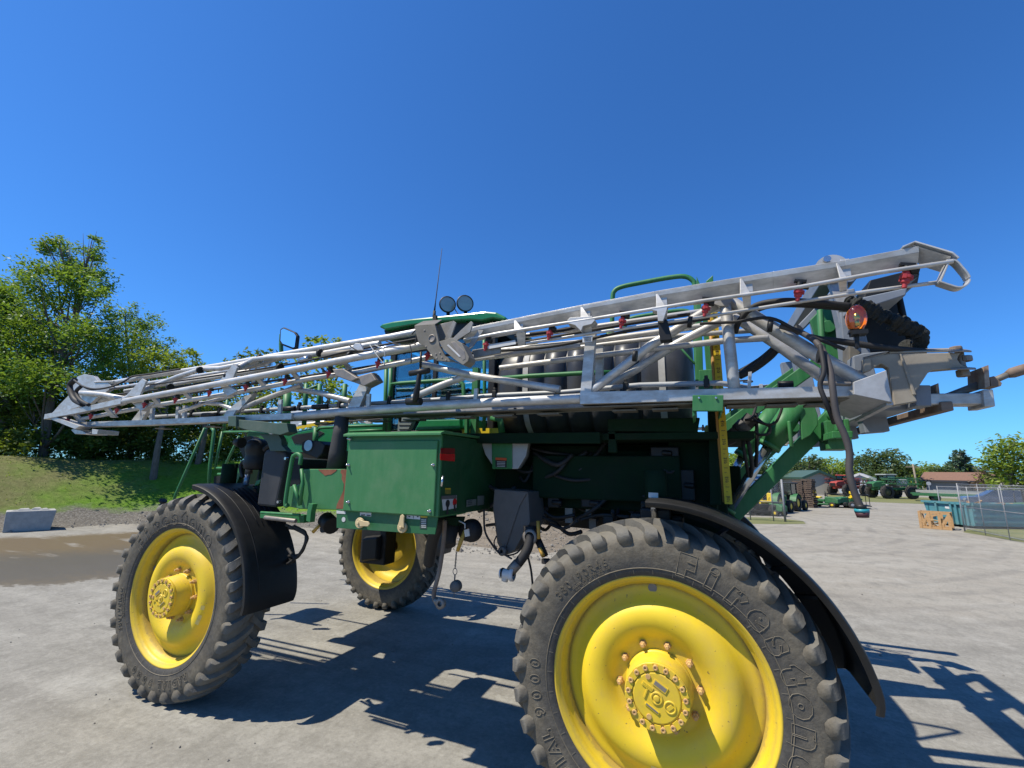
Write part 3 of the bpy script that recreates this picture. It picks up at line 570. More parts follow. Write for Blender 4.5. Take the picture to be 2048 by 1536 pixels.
def far_sprayer(label, px, D_, rz, body, boomm, hubm, s=1.0, hl=1.35, clr=1.0, roof=None):
    root = empty('parked_sprayer', GD(px, D_), rz); root.scale = (s, s, s); tag(root, label, 'crop sprayer')
    for x in (-1.75, 1.55):
        for y in (-1.15, 1.15): ywheel(root, x, y, .82, .42, hubm)
    m = MB(); m.box((0, 0, 1.25), (4.6, 1.1, .25)); m.box((-1.75, 0, 1.1), (.2, 2.2, .2)); m.box((1.55, 0, 1.1), (.2, 2.2, .2)); part(m, 'frame', [body], root, .02)
    m = MB(); m.prism([(-2.9, -.55, 1.35), (-2.95, -.55, 1.8), (-2.6, -.55, 2.05), (-1.2, -.55, 2.2), (-1.2, -.55, 1.35)], (0, 1.1, 0)); h = part(m, 'hood', [body], root, .06); m = MB(); m.box((-2.96, 0, 1.62), (.05, .8, .42)); part(m, 'grille', [BLACK], h)
    m = MB(); m.box((-.55, 0, 2.4), (1.15, 1.45, 1.0)); part(m, 'cab_glass', [DGLASS], root, .05); m = MB()
    for x in (-1.12, .02):
        for y in (-.72, .72): m.box((x, y, 2.35), (.08, .08, 1.15))
    m.box((-.55, 0, 1.85), (1.25, 1.5, .12)); part(m, 'cab_frame', [BLACK], root); m = MB(); m.box((-.55, 0, 2.98), (1.5, 1.65, .16)); part(m, 'cab_roof', [roof or body], root, .05)
    m = MB(); m.box((1.0, 0, 2.0), (1.6, 1.3, 1.0)); part(m, 'tank', [POLY if roof is None else WHITEP], root, .25)
    m = MB()
    for y in (-1.5, 1.5):
        for z in (1.75, 2.25): m.tube([(-2.6, y, z+.12), (2.9, y, z)], .045, 6)
        for k in range(10): x = -2.5+k*.55; m.tube([(x, y, 1.8), (x+.28, y, 2.3)], .03, 5); m.tube([(x+.28, y, 2.3), (x+.55, y, 1.8)], .03, 5)
        m.tube([(-2.6, y*.9, 2.5), (2.6, y*.9, 2.45)], .04, 6); m.tube([(-1.6, y*.93, 2.62), (2.6, y*.93, 2.62)], .03, 6)
    for z in (1.4, 1.9, 2.5): m.box((2.7, 0, z), (.12, 2.9, .1))
    for y in (-.9, -.3, .3, .9): m.box((2.7, y, 1.95), (.1, .08, 1.3))
    part(m, 'boom', [boomm], root); m = MB()
    for y in (-.95,):
        for k in range(4): m.box((-1.0, y, .55+k*.3), (.4, .1, .04))
        for x in (-1.2, -.8): m.box((x, y, 1.0), (.04, .06, 1.1))
    part(m, 'ladder', [GREYP], root); return root
OLV = mat('dirty_dark_rim', (.09, .08, .03), None, .7)
FGREEN = mat('far_green_paint', (.025, .125, .042), (.035, .15, .055), .5, dust=(DUSTC, .15)); FRED = mat('far_red_paint', (.36, .05, .04), (.30, .045, .035), .5, dust=(DUSTC, .15)); FBR = mat('red_brown_boom', (.24, .045, .035), (.18, .05, .04), .6)
far_sprayer('distant green sprayer with a dark cab, parked beside the wooden utility pole', 1778, 50, math.radians(26), FGREEN, FGREEN, OLV, .86, roof=mat('pale_roof', (.35, .37, .35), None, .5))
far_sprayer('distant red sprayer with rust-red booms, parked behind the hanging hose', 1692, 56, math.radians(38), FRED, FBR, DT, .82)
# green flatbed wagon behind the skip
root = empty('flatbed_wagon', GD(1905, 44), math.radians(-15)); tag(root, 'long low green flatbed wagon behind the teal skip', 'wagon')
m = MB(); m.box((.8, 0, .72), (8.2, 2.0, .14)); m.box((.8, -1.0, .64), (8.2, .08, .2)); part(m, 'deck', [FGREEN], root)
for x in (-1.6, 3.6):
    for y in (-.8, .8): ywheel(root, x, y, .36, .24, FGREEN)
m = MB(); m.box((-2.2, -.4, .98), (1.5, .6, .22)); m.box((1.2, -.5, .88), (2.6, .5, .12)); part(m, 'load_board', [mat('pale_boards', (.42, .40, .36), None, .8)], root)
root = empty('road_sign', GD(1853, 60)); tag(root, 'grey back of a small octagonal road sign left of the tan-roofed building', 'road sign'); m = MB(); p = PD(1853, 967, 60); m.add([(.26*math.cos(a), 0, p.z+.26*math.sin(a)) for a in [PI/8+PI/4*j for j in range(8)]]+[(.26*math.cos(a), .02, p.z+.26*math.sin(a)) for a in [PI/8+PI/4*j for j in range(8)]], [tuple(range(8)), tuple(range(8, 16))]+[(j, (j+1) % 8, 8+(j+1) % 8, 8+j) for j in range(8)]); part(m, 'sign_plate', [GALV], root); m = MB(); m.tube([(0, .05, 0), (0, .05, p.z+.1)], .03, 6); part(m, 'post', [GALV], root)
# skip (dumpster), teal
A, B, C = PZ(1836, 1046), PZ(1927, 1057), None
ax = (B-A).normalized(); nr = Vector((-ax.y, ax.x, 0)); A = A+nr*.5; B = B+nr*.35; Lk = (B-A).length; TEAL = mat('teal_skip_paint', (.055, .20, .235), (.085, .25, .275), .5, sc=4, dust=((.20, .17, .12), .35)); hS = 1.05
root = empty('skip_container', (A+B)/2); tag(root, 'long teal steel skip standing behind the wooden crate and the gate', 'skip')
def sk(u, v, z): return Vector(((A-(A+B)/2)+ax*u+nr*v))+Vector((0, 0, z))
m = MB(); W_ = 3.2
for (u0, v0, u1, v1) in ((.15, 0, Lk, 0), (Lk, 0, Lk+.0, W_), (0.15, W_, Lk, W_), (.15, 0, .15, W_)):
    dd = Vector((u1-u0, v1-v0)).normalized(); m.prism([sk(u0, v0, .12), sk(u1, v1, .12), sk(u1, v1, hS), sk(u0-(.22 if u0 < .2 and v0 == v1 else 0), v0, hS)], (nr*.05 if v0 == v1 else ax*.05))
m.hexa([sk(0, 0, .1), sk(Lk, 0, .1), sk(Lk, W_, .1), sk(0, W_, .1)], [sk(0, 0, .14), sk(Lk, 0, .14), sk(Lk, W_, .14), sk(0, W_, .14)]); part(m, 'wall', [TEAL], root)
m = MB(); m.bar([sk(-.1, -.03, hS), sk(Lk+.05, -.03, hS)], .12, .1); m.bar([sk(Lk+.06, 0, hS), sk(Lk+.06, W_, hS)], .12, .1); m.bar([sk(0, -.05, .45), sk(Lk*.6, -.05, .45)], .08, .14)
for u in (.62, 1.32, 1.55, 1.82, 2.0): m.bar([sk(u, -.05, .12), sk(u, -.05, hS)], .09, .08, up=tuple(nr))
for v in np.arange(.3, W_, .55): pass
for z in (.3, .55, .8): m.bar([sk(Lk+.06, 0.05, z), sk(Lk+.06, W_, z)], .06, .1)
part(m, 'rib', [TEAL], root)
m = MB(); m.add([sk(1.0, -.012, .78), sk(1.28, -.012, .76), sk(1.28, -.012, .88), sk(1.0, -.012, .88)], [(0, 1, 2, 3)]); part(m, 'sticker', [STICK], root)
m = MB(); rc = random.Random(3)
for k in range(12): u, v = rc.uniform(.2, Lk-.2), rc.uniform(.2, 2.8); m.bar([sk(u, v, hS-.12), sk(u+rc.uniform(-.6, .6), v+rc.uniform(-.6, .6), hS+rc.uniform(-.05, .12))], .1, .03)
o = m.build('scrap_boards', [mat('scrap_wood', (.34, .20, .09), (.26, .15, .09), .9)]); o.matrix_basis = Matrix.Translation(root.location); tag(o, 'rusty scrap boards piled inside the teal skip', 'boards')
# wooden crate
WOOD = mat('fresh_crate_wood', (.50, .31, .15), (.40, .235, .105), .8, sc=5, stretch=(1, 1, 6)); A, B = PZ(1841, 1056), PZ(1904, 1061); ax2 = (B-A).normalized(); nr2 = Vector((-ax2.y, ax2.x, 0)); Lc = (B-A).length; root = empty('wooden_crate', (A+B)/2); tag(root, 'open slatted crate of fresh pale wood in front of the teal skip', 'crate')
def ck(u, v, z): return (A-(A+B)/2)+ax2*u+nr2*v+Vector((0, 0, z))
hC = .72; Wc = .8; m = MB()
for v in (0, Wc):
    for z in (.05, hC-.04): m.bar([ck(0, v, z), ck(Lc, v, z)], .03, .09)
    for u in (.03, Lc*.33, Lc*.66, Lc-.03): m.bar([ck(u, v-.02, 0), ck(u, v-.02, hC)], .09, .025, up=tuple(nr2))
    m.bar([ck(.06, v, .08), ck(Lc*.31, v, hC-.1)], .02, .07); m.bar([ck(Lc*.36, v, hC-.2), ck(Lc*.64, v, hC-.1)], .02, .07); m.bar([ck(Lc*.68, v, .1), ck(Lc*.96, v, hC-.1)], .02, .07)
for u in (0, Lc):
    for z in (.05, hC-.04): m.bar([ck(u, 0, z), ck(u, Wc, z)], .03, .09)
    m.bar([ck(u, Wc*.5, 0), ck(u, Wc*.5, hC)], .03, .08, up=tuple(ax2))
part(m, 'slat_frame', [WOOD], root); m = MB(); rc = random.Random(7)
for k in range(9): u = rc.uniform(.3, Lc-.3); m.bar([ck(u, rc.uniform(.1, .7), rc.uniform(.05, .35)), ck(u+rc.uniform(-.5, .5), rc.uniform(.1, .7), rc.uniform(.1, .5))], .09, .02)
for v in (.1, .3, .5, .7): m.bar([ck(0, v, .03), ck(Lc, v, .03)], .09, .02)
part(m, 'loose_board', [mat('offcut_wood', (.52, .36, .17), (.42, .27, .12), .8)], root)
# chain link gate and fences
FPOST = mat('weathered_fence_steel', (.30, .31, .32), (.22, .23, .24), .6, metal=.3)
WIRE = mat('galvanised_wire', (.36, .38, .39), None, .5, metal=.4)
def chain(name, label, cat, A, B, h0, h1, posts, rails, sp=.085, wr=.0022, pr=.028, zig=True):
    A, B = Vector(A), Vector(B); root = empty(name, (A+B)/2); tag(root, label, cat); ax = B-A; L_ = ax.length; ax.normalize(); o_ = (A+B)/2
    def P(u, z): return A-o_+ax*u+Vector((0, 0, z))
    for u in posts: m = MB(); m.tube([P(u*L_, h0-.1 if 0 < u < 1 else 0), P(u*L_, h1+.03)], pr*(1.5 if u in (0,) else .8), 8); part(m, 'post', [FPOST], root)
    for z in rails: m = MB(); m.tube([P(0, z), P(L_, z)], pr*.7, 8); part(m, 'rail', [FPOST], root)
    V = []; H = h1-h0; nrm = Vector((-ax.y, ax.x, 0))
    k = int((L_+H)/sp)
    for i in range(k):
        for s in (0, 1):
            u0 = i*sp-H; a, b = (u0, h0), (u0+H, h1)
            if s: a, b = (u0, h1), (u0+H, h0)
            (ua, za), (ub, zb) = a, b
            if ua < 0: t = -ua/(ub-ua); za = za+(zb-za)*t; ua = 0
            if ub > L_: t = (L_-ua)/(ub-ua); zb = za+(zb-za)*t; ub = L_
            if ub <= ua: continue
            p, q = P(ua, za), P(ub, zb); d = (q-p).normalized(); e = d.cross(nrm)*wr*.9; f = nrm*wr*.9
            for c1, c2 in ((e, f), (f, -e), (-e, -f), (-f, e)): V += [p+c1, q+c1, q+c2, p+c2]
    mesh_np('wire_mesh', [tuple(v) for v in V], 4, [WIRE], root); return root
gA = PZ(1930, 1063); gB = PZ(2052, 1088); gB = gA+(gB-gA)*1.5; gh = PD(1921, 968, gA.dot(HD)).z
chain('chain_link_gate', 'wide chain link gate with a square tube frame in front of the teal skip', 'gate', gA, gB, .12, gh, (0, .26, .52, .78, 1), (.12, gh*.52, gh), pr=.018)
fA = GD(1868, 24.0); fB = GD(2130, 20.5); chain('chain_link_fence', 'thin chain link fence running behind the gate on the right', 'fence', fA, fB, .1, 1.75, (.001, .25, .5, .75, 1), (1.75,), .1)
fA = PZ(1571, 1044); fB = GD(1440, 23.0); fh = PD(1565, 960, fA.dot(HD)).z; chain('chain_link_fence', 'chain link fence panel with a thick end post, seen under the green lift arm', 'fence', fA, fB, .08, fh, (0, .18, .55, 1), (.9, fh), pr=.032)
# small yard machines
def mower(name, label, px, D_, rz, s=1.0, col=FGREEN, hubm=YEL, canopy=False, tall=False):
    root = empty(name, GD(px, D_), rz); root.scale = (s, s, s); tag(root, label, 'mower' if not tall else 'utility vehicle')
    for y in (-.45, .45): ywheel(root, .55, y, .30, .26, hubm, lugs=10); ywheel(root, -.65, y, .20, .16, hubm, lugs=8)
    m = MB(); m.prism([(-1.0, -.3, .3), (-1.02, -.3, .62), (-.8, -.3, .75), (-.15, -.3, .80), (-.1, -.3, .3)], (0, .6, 0)); part(m, 'hood', [col], root, .05)
    m = MB(); m.box((.4, 0, .5), (1.1, .75, .2)); m.box((.75, 0, .62), (.5, .9, .12)); part(m, 'body', [col], root, .04)
    m = MB(); m.box((.35, 0, .72), (.42, .46, .12)); m.box((.58, 0, .98), (.1, .46, .45)); part(m, 'seat', [YEL2], root, .04)
    m = MB(); m.lathe([(-.01, .16), (-.01, .19), (.01, .19), (.01, .16)], (-.12, 0, .98), 16, 0, 'X'); m.tube([(-.12, 0, .98), (-.3, 0, .75)], .025, 6); part(m, 'steering_wheel', [BLACK], root)
    m = MB(); m.box((-.05, 0, .22), (.8, 1.15, .14)); part(m, 'mower_deck', [col if not tall else BLACK], root, .04)
    if tall:
        m = MB()
        for x in (-.3, .8):
            for y in (-.45, .45): m.tube([(x, y, .5), (x, y, 1.5)], .03, 6)
        m.box((.25, 0, 1.52), (1.3, 1.0, .06)); part(m, 'canopy', [BLACK], root)
    return root
mower('ride_on_mower', 'green ride-on mower with a yellow seat, nearest the pallet stacks', 1641, 33.5, math.radians(150), .95); mower('ride_on_mower', 'green ride-on mower standing inside the small open-frame trailer', 1686, 33.5, math.radians(35), .95)
root = empty('cage_trailer', GD(1686, 33.2), math.radians(-8)); tag(root, 'low dark open-frame trailer around the second ride-on mower', 'trailer'); m = MB()
for y in (-.8, .8):
    m.bar([(-1.4, y, .2), (1.3, y, .2)], .06, .06); m.bar([(-1.2, y, .95), (1.2, y, .95)], .04, .04)
    for x in (-1.2, 0, 1.2): m.bar([(x, y, .2), (x, y, .95)], .04, .04, up=(1, 0, 0))
for z in (.2, .95): m.bar([(1.25, -.8, z), (1.25, .8, z)], .05, .05)
m.box((0, 0, .2), (2.4, 1.5, .04)); part(m, 'frame', [BLACK], root)
for y in (-.95, .95): ywheel(root, .2, y, .24, .16, GREYP, lugs=0)
mower('garden_tractor', 'green garden tractor with a yellow seat behind the fence panel with the thick end post', 1532, 25.5, math.radians(140), .85); mower('utility_vehicle', 'dark utility vehicle with a canopy behind the left fence, half hidden by the lift arm', 1513, 25.5, math.radians(20), 1.0, BLACK, BLACK, tall=False)
def farm_tractor(label, px, D_, rz, s, cabm=BLACK, group=None, rear_r=.72):
    root = empty('farm_tractor', GD(px, D_), rz); root.scale = (s, s, s); tag(root, label, 'tractor', group)
    for y in (-.72, .72): ywheel(root, .7, y, rear_r, .42, YEL, lugs=22); ywheel(root, -1.25, y, .46, .28, YEL, lugs=16)
    m = MB(); m.prism([(-1.85, -.33, .75), (-1.9, -.33, 1.2), (-1.6, -.33, 1.35), (-.2, -.33, 1.5), (-.2, -.33, .75)], (0, .66, 0)); h = part(m, 'hood', [FGREEN], root, .07); m = MB(); m.box((-1.0, -.34, 1.2), (1.3, .02, .06)); m.box((-1.0, .34, 1.2), (1.3, .02, .06)); part(m, 'stripe', [YEL2], h)
    m = MB(); m.box((-.3, 0, .7), (2.6, .5, .3)); m.box((.7, 0, .75), (.3, 1.3, .3)); part(m, 'chassis', [FGREEN], root, .03)
    m = MB()
    for y in (-.72, .72): m.lathe([(-.25, rear_r+.06), (.25, rear_r+.06)], (.7, y, rear_r), 10, 0, 'Y', True, .2, 2.7)
    part(m, 'mudguard', [FGREEN], root); m = MB()
    for x in (-.1, 1.1):
        for y in (-.55, .55): m.box((x, y, 1.75), (.07, .07, 1.2))
    m.box((.5, 0, 1.1), (.5, .5, .3)); m.box((.7, 0, 1.4), (.12, .5, .5)); part(m, 'cab_frame', [cabm], root); m = MB(); m.box((.5, 0, 2.38), (1.5, 1.35, .12)); part(m, 'cab_roof', [cabm], root, .04); m = MB(); m.box((.5, 0, 1.8), (1.18, 1.08, 1.0)); part(m, 'cab_glass', [DGLASS], root); m = MB(); m.tube([(-.6, .2, 1.4), (-.6, .2, 2.1)], .04, 8); part(m, 'exhaust', [BLACK], root); return root
farm_tractor('green tractor with a dark cab and big lugged rear tyres beside the pallet stacks', 1574, 29.5, math.radians(-118), .72)
farm_tractor('green tractor with yellow wheel rims behind the gate at the right edge', 2045, 22.5, math.radians(-10), .72); farm_tractor('green tractor mostly hidden behind the left chain link fence', 1538, 27.5, math.radians(-120), .8)
# parked car behind the skip
root = empty('parked_car', GD(1988, 33), math.radians(-8)); tag(root, 'dark blue car parked behind the teal skip, seen through the gate', 'car'); m = MB(); CARB = mat('dark_blue_car_paint', (.03, .05, .10), None, .2, coat=.6)
side = [(-2.0, .35), (-2.05, .7), (-1.9, .92), (-1.0, 1.0), (1.7, 1.02), (2.0, .9), (2.05, .4)]; m.prism([(x, -.8, z) for x, z in side], (0, 1.6, 0)); bdy = part(m, 'body', [CARB], root, .08)
m = MB(); m.hexa([Vector((-1.1, -.74, 1.0)), Vector((1.5, -.74, 1.0)), Vector((1.5, .74, 1.0)), Vector((-1.1, .74, 1.0))], [Vector((-.4, -.6, 1.42)), Vector((.95, -.6, 1.42)), Vector((.95, .6, 1.42)), Vector((-.4, .6, 1.42))]); part(m, 'cabin_glass', [DGLASS], root, .04); m = MB(); m.box((.28, 0, 1.44), (1.35, 1.2, .04)); part(m, 'roof', [CARB], root, .02)
for x in (-1.3, 1.3):
    for y in (-.75, .75): ywheel(root, x, y, .32, .2, GALV, lugs=0)
for y in (-.6, .6): m = MB(); m.box((-2.0, y, .75), (.12, .3, .16)); part(m, 'headlight', [LENS], root)
root = empty('portable_toilet', GD(1512, 33), .3); tag(root, 'blue portable toilet cabin beyond the left fence', 'portable toilet'); m = MB(); m.box((0, 0, 1.05), (1.1, 1.1, 2.1)); part(m, 'cabin', [mat('blue_plastic', (.05, .16, .36), None, .5)], root, .04); m = MB(); m.box((0, 0, 2.16), (1.16, 1.16, .14)); part(m, 'roof', [mat('pale_blue_plastic', (.22, .36, .5), None, .5)], root, .04); m = MB(); m.box((0, -.56, 1.0), (.75, .04, 1.75)); part(m, 'door', [mat('mid_blue_plastic', (.07, .22, .44), None, .5)], root)
# ================================================================ THE SPRAYER
XR, XF, YW, ZC, MID = -.286, -4.612, 3.052, .90, 4.582            # rear axle, front axle, near wheel plane, axle height, machine centre line
sprayer = empty('field_sprayer', (-2.4, MID, 0))
tag(sprayer, 'huge green self-propelled crop sprayer with yellow wheels and long silver folded booms', 'crop sprayer')
# ---------------------------------------------------------------- wheels
TYP = [(-.150, .590), (-.178, .612), (-.186, .640), (-.193, .70), (-.198, .76), (-.192, .80), (-.180, .828), (-.155, .846), (-.08, .872)]
TYP = TYP + [(0, .880)] + [(-a, b) for a, b in TYP[::-1]]
def side_lat(r):
    return float(np.interp(r, [.590, .612, .640, .70, .76, .80, .828, .846], [-.150, -.178, -.186, -.193, -.198, -.192, -.180, -.155]))
def tyre_mesh():
    m = MB(); m.lathe(TYP, n=112)
    NL = 32
    def st(a, r, lat): return (r*math.cos(a), lat, r*math.sin(a))
    for sgn in (-1, 1):
        for k in range(NL):
            a0 = 2*PI*(k+(0 if sgn < 0 else .5))/NL
            # stations: (centre angle offset, half width, base r, base lat, top r, top lat)
            S = [(-.010, .026, .780, -.195, .780, -.197), (-.010, .050, .796, -.193, .800, -.205), (-.008, .058, .814, -.187, .828, -.212), (-.004, .059, .832, -.176, .852, -.208),
                 (0, .056, .845, -.155, .874, -.190), (.04, .044, .862, -.11, .898, -.118), (.11, .040, .876, -.04, .918, -.04), (.165, .042, .878, .012, .920, .012)]
            V = []
            for da, hw, rb, lb, rt, lt in S:
                tw = hw*.72
                V += [st(a0+da-hw, rb, -sgn*lb*1.0 if sgn > 0 else lb), st(a0+da-tw, rt, -lt if sgn > 0 else lt), st(a0+da+tw, rt, -lt if sgn > 0 else lt), st(a0+da+hw, rb, -lb if sgn > 0 else lb)]
            fs = []
            for i in range(len(S)-1):
                for j in range(3): fs.append((i*4+j, i*4+j+1, (i+1)*4+j+1, (i+1)*4+j))
            e = (len(S)-1)*4; fs.append((e, e+1, e+2, e+3))
            m.add(V, fs, 0, True)
    # concentric rib near the bead and short radial ticks
    for r in (.652,):
        m.lathe([(side_lat(r-.003), r-.003), (side_lat(r)-.004, r), (side_lat(r+.003), r+.003)], n=112, mat=1)
    for k in range(36):
        a = 2*PI*k/36; t = Vector((-math.sin(a), 0, math.cos(a)))*.0018; V = []
        for r in (.618, .645):
            c = Vector((r*math.cos(a), side_lat(r)-.003, r*math.sin(a))); V += [c-t, c+t]
        m.add(V, [(0, 1, 3, 2)], 1)
    def arc(txt, size, r0, a0, a1, outline, mat=1, sx=1.0):
        n = len(txt)
        for i, ch in enumerate(txt):
            if ch == ' ': continue
            a = a0+(a1-a0)*i/(max(1, n-1)); V, Fc = text_geo(ch, size, outline=outline, bold=(.012*size/.15 if outline > .0015 else 0))
            P = []
            for v in V:
                rr = r0+v.y; aa = a - v.x*sx/rr
                P.append((rr*math.cos(aa), side_lat(rr)-.003-v.z, rr*math.sin(aa)))
            m.add(P, Fc, mat)
    d = math.radians
    arc('Firestone', .160, .702, d(75), d(-17.5), .0016, sx=1.12)
    arc('380/90R46', .064, .718, d(142), d(113), .0015)
    arc('TRACTOR DRIVE WHEEL SERVICE', .018, .682, d(134), d(112), .0006); arc('MAX LOAD AT 30 MPH', .018, .664, d(133), d(116), .0006)
    arc('9000', .072, .722, d(198), d(177), .0018)
    arc('RADIAL', .080, .722, d(236), d(208), .0018)
    pass
    return m
wheel_proto = None
def make_wheel():
    rim = MB()
    rim.lathe([(-.150, .600), (-.168, .608), (-.172, .606), (-.168, .596), (-.155, .588), (-.148, .575), (-.128, .566), (-.110, .564), (-.095, .548), (-.055, .545), (.055, .545), (.095, .548), (.110, .564), (.148, .575), (.168, .596), (.172, .606), (.168, .608), (.150, .600)], n=128)
    # dished centre, bulging towards the outside
    rim.lathe([(-.050, .5455), (-.056, .530), (-.058, .505), (-.066, .480), (-.092, .452), (-.122, .425), (-.137, .395), (-.140, .360), (-.134, .325), (-.116, .290), (-.092, .262), (-.080, .245), (-.078, .225), (-.078, .10)], n=128)
    rim.lathe([(-.038, .5455), (-.045, .50), (-.078, .455), (-.108, .42), (-.124, .38), (-.122, .34), (-.10, .30), (-.076, .262), (-.064, .24), (-.064, .10)], n=96)
    w = rim.build('wheel', [YEL], fix=False)
    hole = MB()
    for a in (92, 272):
        c = Vector((.517*math.cos(math.radians(a)), -.0605, .517*math.sin(math.radians(a)))); hole.disc(c, .026, .006, 20, 0)
    hole.build('valve_hole', [DSTEEL], w)
    tyre_mesh().build('tyre', [TYRE, TYREL], w, sharp=52)
    hub = MB()
    hub.lathe([(-.078, .186), (-.10, .186), (-.105, .180), (-.222, .170), (-.228, .165)], n=64)
    R_ = []
    n = 17
    hub.lathe([(-.226, .1), (-.228, .172), (-.244, .172), (-.247, .168), (-.247, .128)], n=96, smooth=False)
    hub.lathe([(-.247, .128), (-.254, .124), (-.256, .119), (-.256, .0001)], n=64, smooth=False)
    hub.lathe([(-.256, .034), (-.262, .031), (-.262, .024), (-.257, .022), (-.257, .017), (-.266, .014), (-.266, .0001)], n=28)
    hc = Vector((0, -.256, 0))
    def pl(cx, cz, w_, h_, ang, t=.005, mat=0):
        hub.box(hc+Vector((cx, -t/2, cz)), (w_, t, h_), mat, Matrix.Rotation(math.radians(ang), 3, 'Y'))
    pl(.022, .062, .078, .034, 30); pl(.022, .062, .066, .022, 30, .006, 2)
    pl(-.045, .052, .062, .022, 30, .006); pl(-.055, .018, .009, .055, 22, .006)
    pl(-.025, -.052, .080, .016, 30, .006); pl(-.025, -.052, .07, .008, 30, .0075, 2)
    hub.lathe([(-.256, .034), (-.261, .031), (-.261, .025), (-.256, .023)], (.068, 0, -.033), 24)
    pl(.068, -.033, .034, .020, -40, .005)
    put_text(hub, 'DANA', hc+Vector((-.045, -.007, .052)), (math.cos(math.radians(30)), 0, -math.sin(math.radians(30))), (math.sin(math.radians(30)), 0, math.cos(math.radians(30))), .018, 0, .0005)
    for a, r in ((112, .108), (246, .105)): hub.disc((r*math.cos(math.radians(a)), -.262, r*math.sin(math.radians(a))), .014, .01, 14, 1)
    for k in range(n):      # clamp lugs of the cover with their socket screws
        a = 2*PI*(k+.25)/n; p = Vector((.150*math.cos(a), 0, .150*math.sin(a)))
        hub.lathe([(-.247, .014), (-.262, .014), (-.263, .012), (-.263, .006), (-.257, .0055), (-.257, .0001)], p, 12, 1, smooth=False)
        a2 = a+PI/n; q = Vector((.149*math.cos(a2), -.251, .149*math.sin(a2)))
        hub.box(q, (.038, .010, .034), 0, Matrix.Rotation(-a2, 3, 'Y'))
    hub.build('hub', [YEL, NUTM, DSTEEL], w, bevel=.0012)
    nut = MB()
    nut.lathe([(-.078, .022), (-.084, .022), (-.086, .020)], n=6, smooth=False); nut.lathe([(-.084, .0185), (-.106, .0185), (-.110, .015), (-.110, .008)], n=6, smooth=False)
    nut.lathe([(-.100, .010), (-.128, .010), (-.130, .008), (-.130, .0001)], n=10, smooth=False)
    dec = MB(); s0 = .405
    for k, (a0_, a1_, r0_, r1_, mt) in enumerate(((262.0, 268.0, .395, .425, 0), (268.4, 274.4, .395, .425, 1), (277.5, 278.1, .388, .432, 2), (288.5, 289.1, .388, .432, 2), (281, 286, .395, .425, 1))):
        V = []
        for a in (a0_, (a0_+a1_)/2, a1_):
            for r in (r0_, r1_): V.append((r*math.cos(math.radians(a)), float(np.interp(r, [.360, .395, .425, .452], [-.140, -.137, -.122, -.092]))-.0025, r*math.sin(math.radians(a))))
        dec.add(V, [(0, 1, 3, 2), (2, 3, 5, 4)], mt)
    dec.build('rim_decal', [mat('faded_decal', (.70, .62, .30), (.78, .60, .12), .5, sc=60), mat('worn_decal', (.74, .56, .10), (.66, .56, .25), .5, sc=50), DSTEEL], w)
    me = None
    for k in range(10):
        a = 2*PI*(k+.1)/10
        if me is None: o = nut.build('lug_nut', [NUTM]); me = o
        else: o = me.copy(); COL.objects.link(o)
        o.location = (.222*math.cos(a), 0, .222*math.sin(a)); o.parent = w
    return w
wheel = make_wheel()
def set_wheel(o, x, y, rot_y, rz):
    o.matrix_basis = Matrix.Translation((x, y, ZC)) @ Matrix.Rotation(rz, 4, 'Z') @ Matrix.Rotation(rot_y, 4, 'Y'); put(o, sprayer)
w2 = copy_tree(wheel); w3 = copy_tree(wheel); w4 = copy_tree(wheel)
set_wheel(wheel, XR, YW, 0, 0); set_wheel(w2, XF, YW, math.radians(-68), 0)
set_wheel(w3, XR, 2*MID-YW, 1.1, PI); set_wheel(w4, XF, 2*MID-YW, 2.2, PI)
for o in (w3, w4):      # wheel motors on the inner side, mirrored with the axle stubs below
    pass
# ---------------------------------------------------------------- fenders
def fender(cx, yc, R, a0, a1, lat0, lat1, name, lip=.05, skirt=.03):
    m = MB(); n = 40; sec = [(lat0+.004, R-lip), (lat0, R-.004), (lat0+.006, R+.001), (lat0+.05, R+.009), (lat1-.05, R+.009), (lat1-.008, R+.002), (lat1, R-.006), (lat1, R-skirt)]
    k = len(sec); V = []
    for side in (0, 1):
        for i in range(n+1):
            t = i/n; a = math.radians(a0+(a1-a0)*t)
            taper = min(1, (1-t)/.06, t/.05+.35) if False else 1
            for l, r in sec:
                rr = r-(.011 if side else 0); ll = l+(.010 if (side and l < 0) else (-.010 if side else 0))
                # corners of the ends are rounded off
                e = 0
                if t > .93:
                    e = ((t-.93)/.07)**2*.02
                V.append((cx+(rr-e)*math.cos(a), yc+ll*(1-e*1.2), ZC+(rr-e)*math.sin(a)))
    fs = []
    H = (n+1)*k
    for i in range(n):
        for j in range(k-1):
            fs.append((i*k+j, i*k+j+1, (i+1)*k+j+1, (i+1)*k+j)); fs.append((H+i*k+j, H+(i+1)*k+j, H+(i+1)*k+j+1, H+i*k+j+1))
        for j in (0, k-1): fs.append((i*k+j, (i+1)*k+j, H+(i+1)*k+j, H+i*k+j))
    for i in (0, n):
        for j in range(k-1): fs.append((i*k+j, i*k+j+1, H+i*k+j+1, H+i*k+j))
    m.add(V, fs, 0, True)
    # moulded grooves on the crown
    return m.build(name, [BLACK], sprayer, sharp=30)
fr = fender(XR, YW, 1.035, 91, 6.5, -.275, .32, 'rear_fender', lip=.022, skirt=.10)
ff = fender(XF, YW, 1.02, 84, -2, -.20, .34, 'front_fender', lip=.035)
